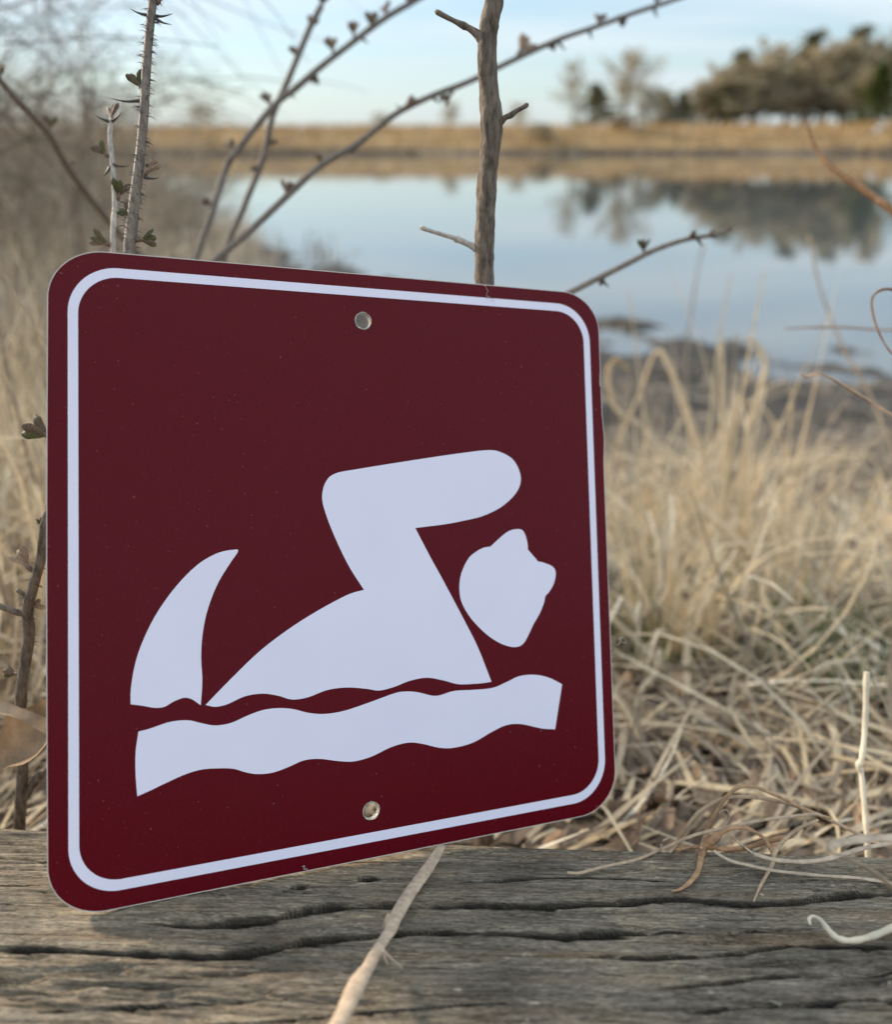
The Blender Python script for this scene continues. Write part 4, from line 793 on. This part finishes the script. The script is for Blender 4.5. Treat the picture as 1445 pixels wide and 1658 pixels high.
def tree(kind, px, top, wpx, dist, label, seed=None, group='trees on the far shore'):
    ks = [k_ for k_ in protos if k_[0] == kind]; k_ = ks[(seed if seed is not None else int(px)) % len(ks)]
    r_ = raydir(px, top); s_ = dist / r_[1]; x = r_[0] * s_; ztop = CAMZ + r_[2] * s_; zg = float(ground_z(x, dist)); h_ = ztop - zg
    me = protos[k_][1]; co = np.empty(len(me.vertices) * 3); me.vertices.foreach_get('co', co); co = co.reshape(-1, 3); mh = np.percentile(co[:, 2], 99); mw_ = np.percentile(np.abs(co[:, 0]), 97) * 2
    root = empty({'bare': 'bare_tree', 'brown': 'bare_tree', 'pine': 'pine_tree', 'cedar': 'cedar_tree'}[kind], (x, dist, zg)); tag(root, label, 'tree', group)
    wm = wpx / FPX * dist * 1.18
    root.scale = (wm / mw_, wm / mw_, h_ / mh); root.rotation_euler = (0, 0, px * 1.7)
    for nm_, me_ in zip(('trunk', 'crown'), protos[k_]):
        o = bpy.data.objects.new(nm_, me_); col.objects.link(o); o.parent = root
T = [('bare', 935, 98, 50, 118, 'slender pale bare tree at the left end of the far treeline'), ('pine', 968, 140, 52, 116, 'small dark round evergreen between two bare trees'), ('bare', 1018, 86, 90, 120, 'wide pale bare tree, tallest of the group left of the treeline'), ('brown', 1050, 148, 56, 117, 'short reddish bare tree right of the wide pale one'),
 ('pine', 1083, 156, 38, 122, 'low dark evergreen at the gap in the treeline'), ('pine', 1108, 152, 34, 122, 'low dark green evergreen at the lowest dip of the treeline'), ('brown', 1135, 135, 44, 124, 'low brown tree where the treeline starts to rise'), ('brown', 1165, 118, 56, 126, 'brown tree beside the first tall pine'),
 ('pine', 1208, 86, 70, 128, 'first tall pine with a pointed top on the rising treeline'), ('brown', 1235, 110, 70, 125, 'brown bare tree in front of the first tall pines'), ('brown', 1258, 80, 60, 130, 'rounded brown tree right of the first tall pine'), ('brown', 1285, 118, 60, 126, 'lower brown tree in the notch of the treeline'),
 ('pine', 1318, 56, 72, 130, 'tall pine with thin top left of the highest one'), ('brown', 1345, 84, 76, 127, 'tall brown bare tree between two high pines'), ('bare', 1325, 92, 84, 124, 'greyish bare tree in front of the tall pine'), ('pine', 1396, 48, 66, 130, 'highest pine of the far treeline'),
 ('brown', 1382, 84, 80, 125, 'brown tree under the highest pine'), ('brown', 1425, 76, 70, 128, 'brown tree near the right edge of the photo'), ('cedar', 1434, 118, 50, 112, 'bright green cedar low at the right edge'), ('brown', 1470, 60, 80, 128, 'tall brown tree cut by the right edge'),
 ('brown', 1190, 140, 70, 122, 'low brown thicket tree at the foot of the first pine'), ('bare', 1290, 96, 90, 132, 'tall bare tree filling the back of the notch'), ('pine', 1175, 142, 44, 121, 'short olive evergreen left of the first tall pine'), ('brown', 1405, 122, 70, 120, 'low brown tree left of the green cedar'),
 ('bare', 727, 168, 40, 140, 'small distant bare tree just left of the stick'), ('bare', 612, 186, 30, 150, 'tiny distant bare tree over the bank left of the stick'), ('bare', 838, 170, 36, 145, 'small distant bare tree just right of the stick'), ('brown', 885, 203, 50, 98, 'low reddish bush at the waterline right of the stick'), ('brown', 1005, 190, 60, 104, 'low brown bush on the bank below the wide bare tree'), ('brown', 1225, 128, 110, 133, 'broad low brown tree filling in behind the first tall pine'), ('brown', 1350, 96, 120, 134, 'broad brown tree filling in behind the highest pines'), ('brown', 1440, 90, 110, 135, 'broad brown tree filling in behind the green cedar'), ('bare', 330, 172, 60, 120, 'faint bare tree on the far left shore')]
for a in T: tree(a[0], a[1], a[2] - (13 if a[1] > 1150 and a[0] != 'pine' else 4 if a[1] < 1450 else 0), *a[3:])
# cream post on the far bank at the right edge
r_ = raydir(1421, 218); s_ = 101 / r_[1]; x = r_[0] * s_; zg = float(ground_z(x, 101)); mb = MB()
mb.tube([(x, 101, zg - .1), (x, 101, zg + .75), (x, 101, zg + .8)], [.22, .22, .16], 12, 1); tag(mb.build('marker_post', M['hair']), 'short cream marker post on the far bank below the green cedar', 'post')
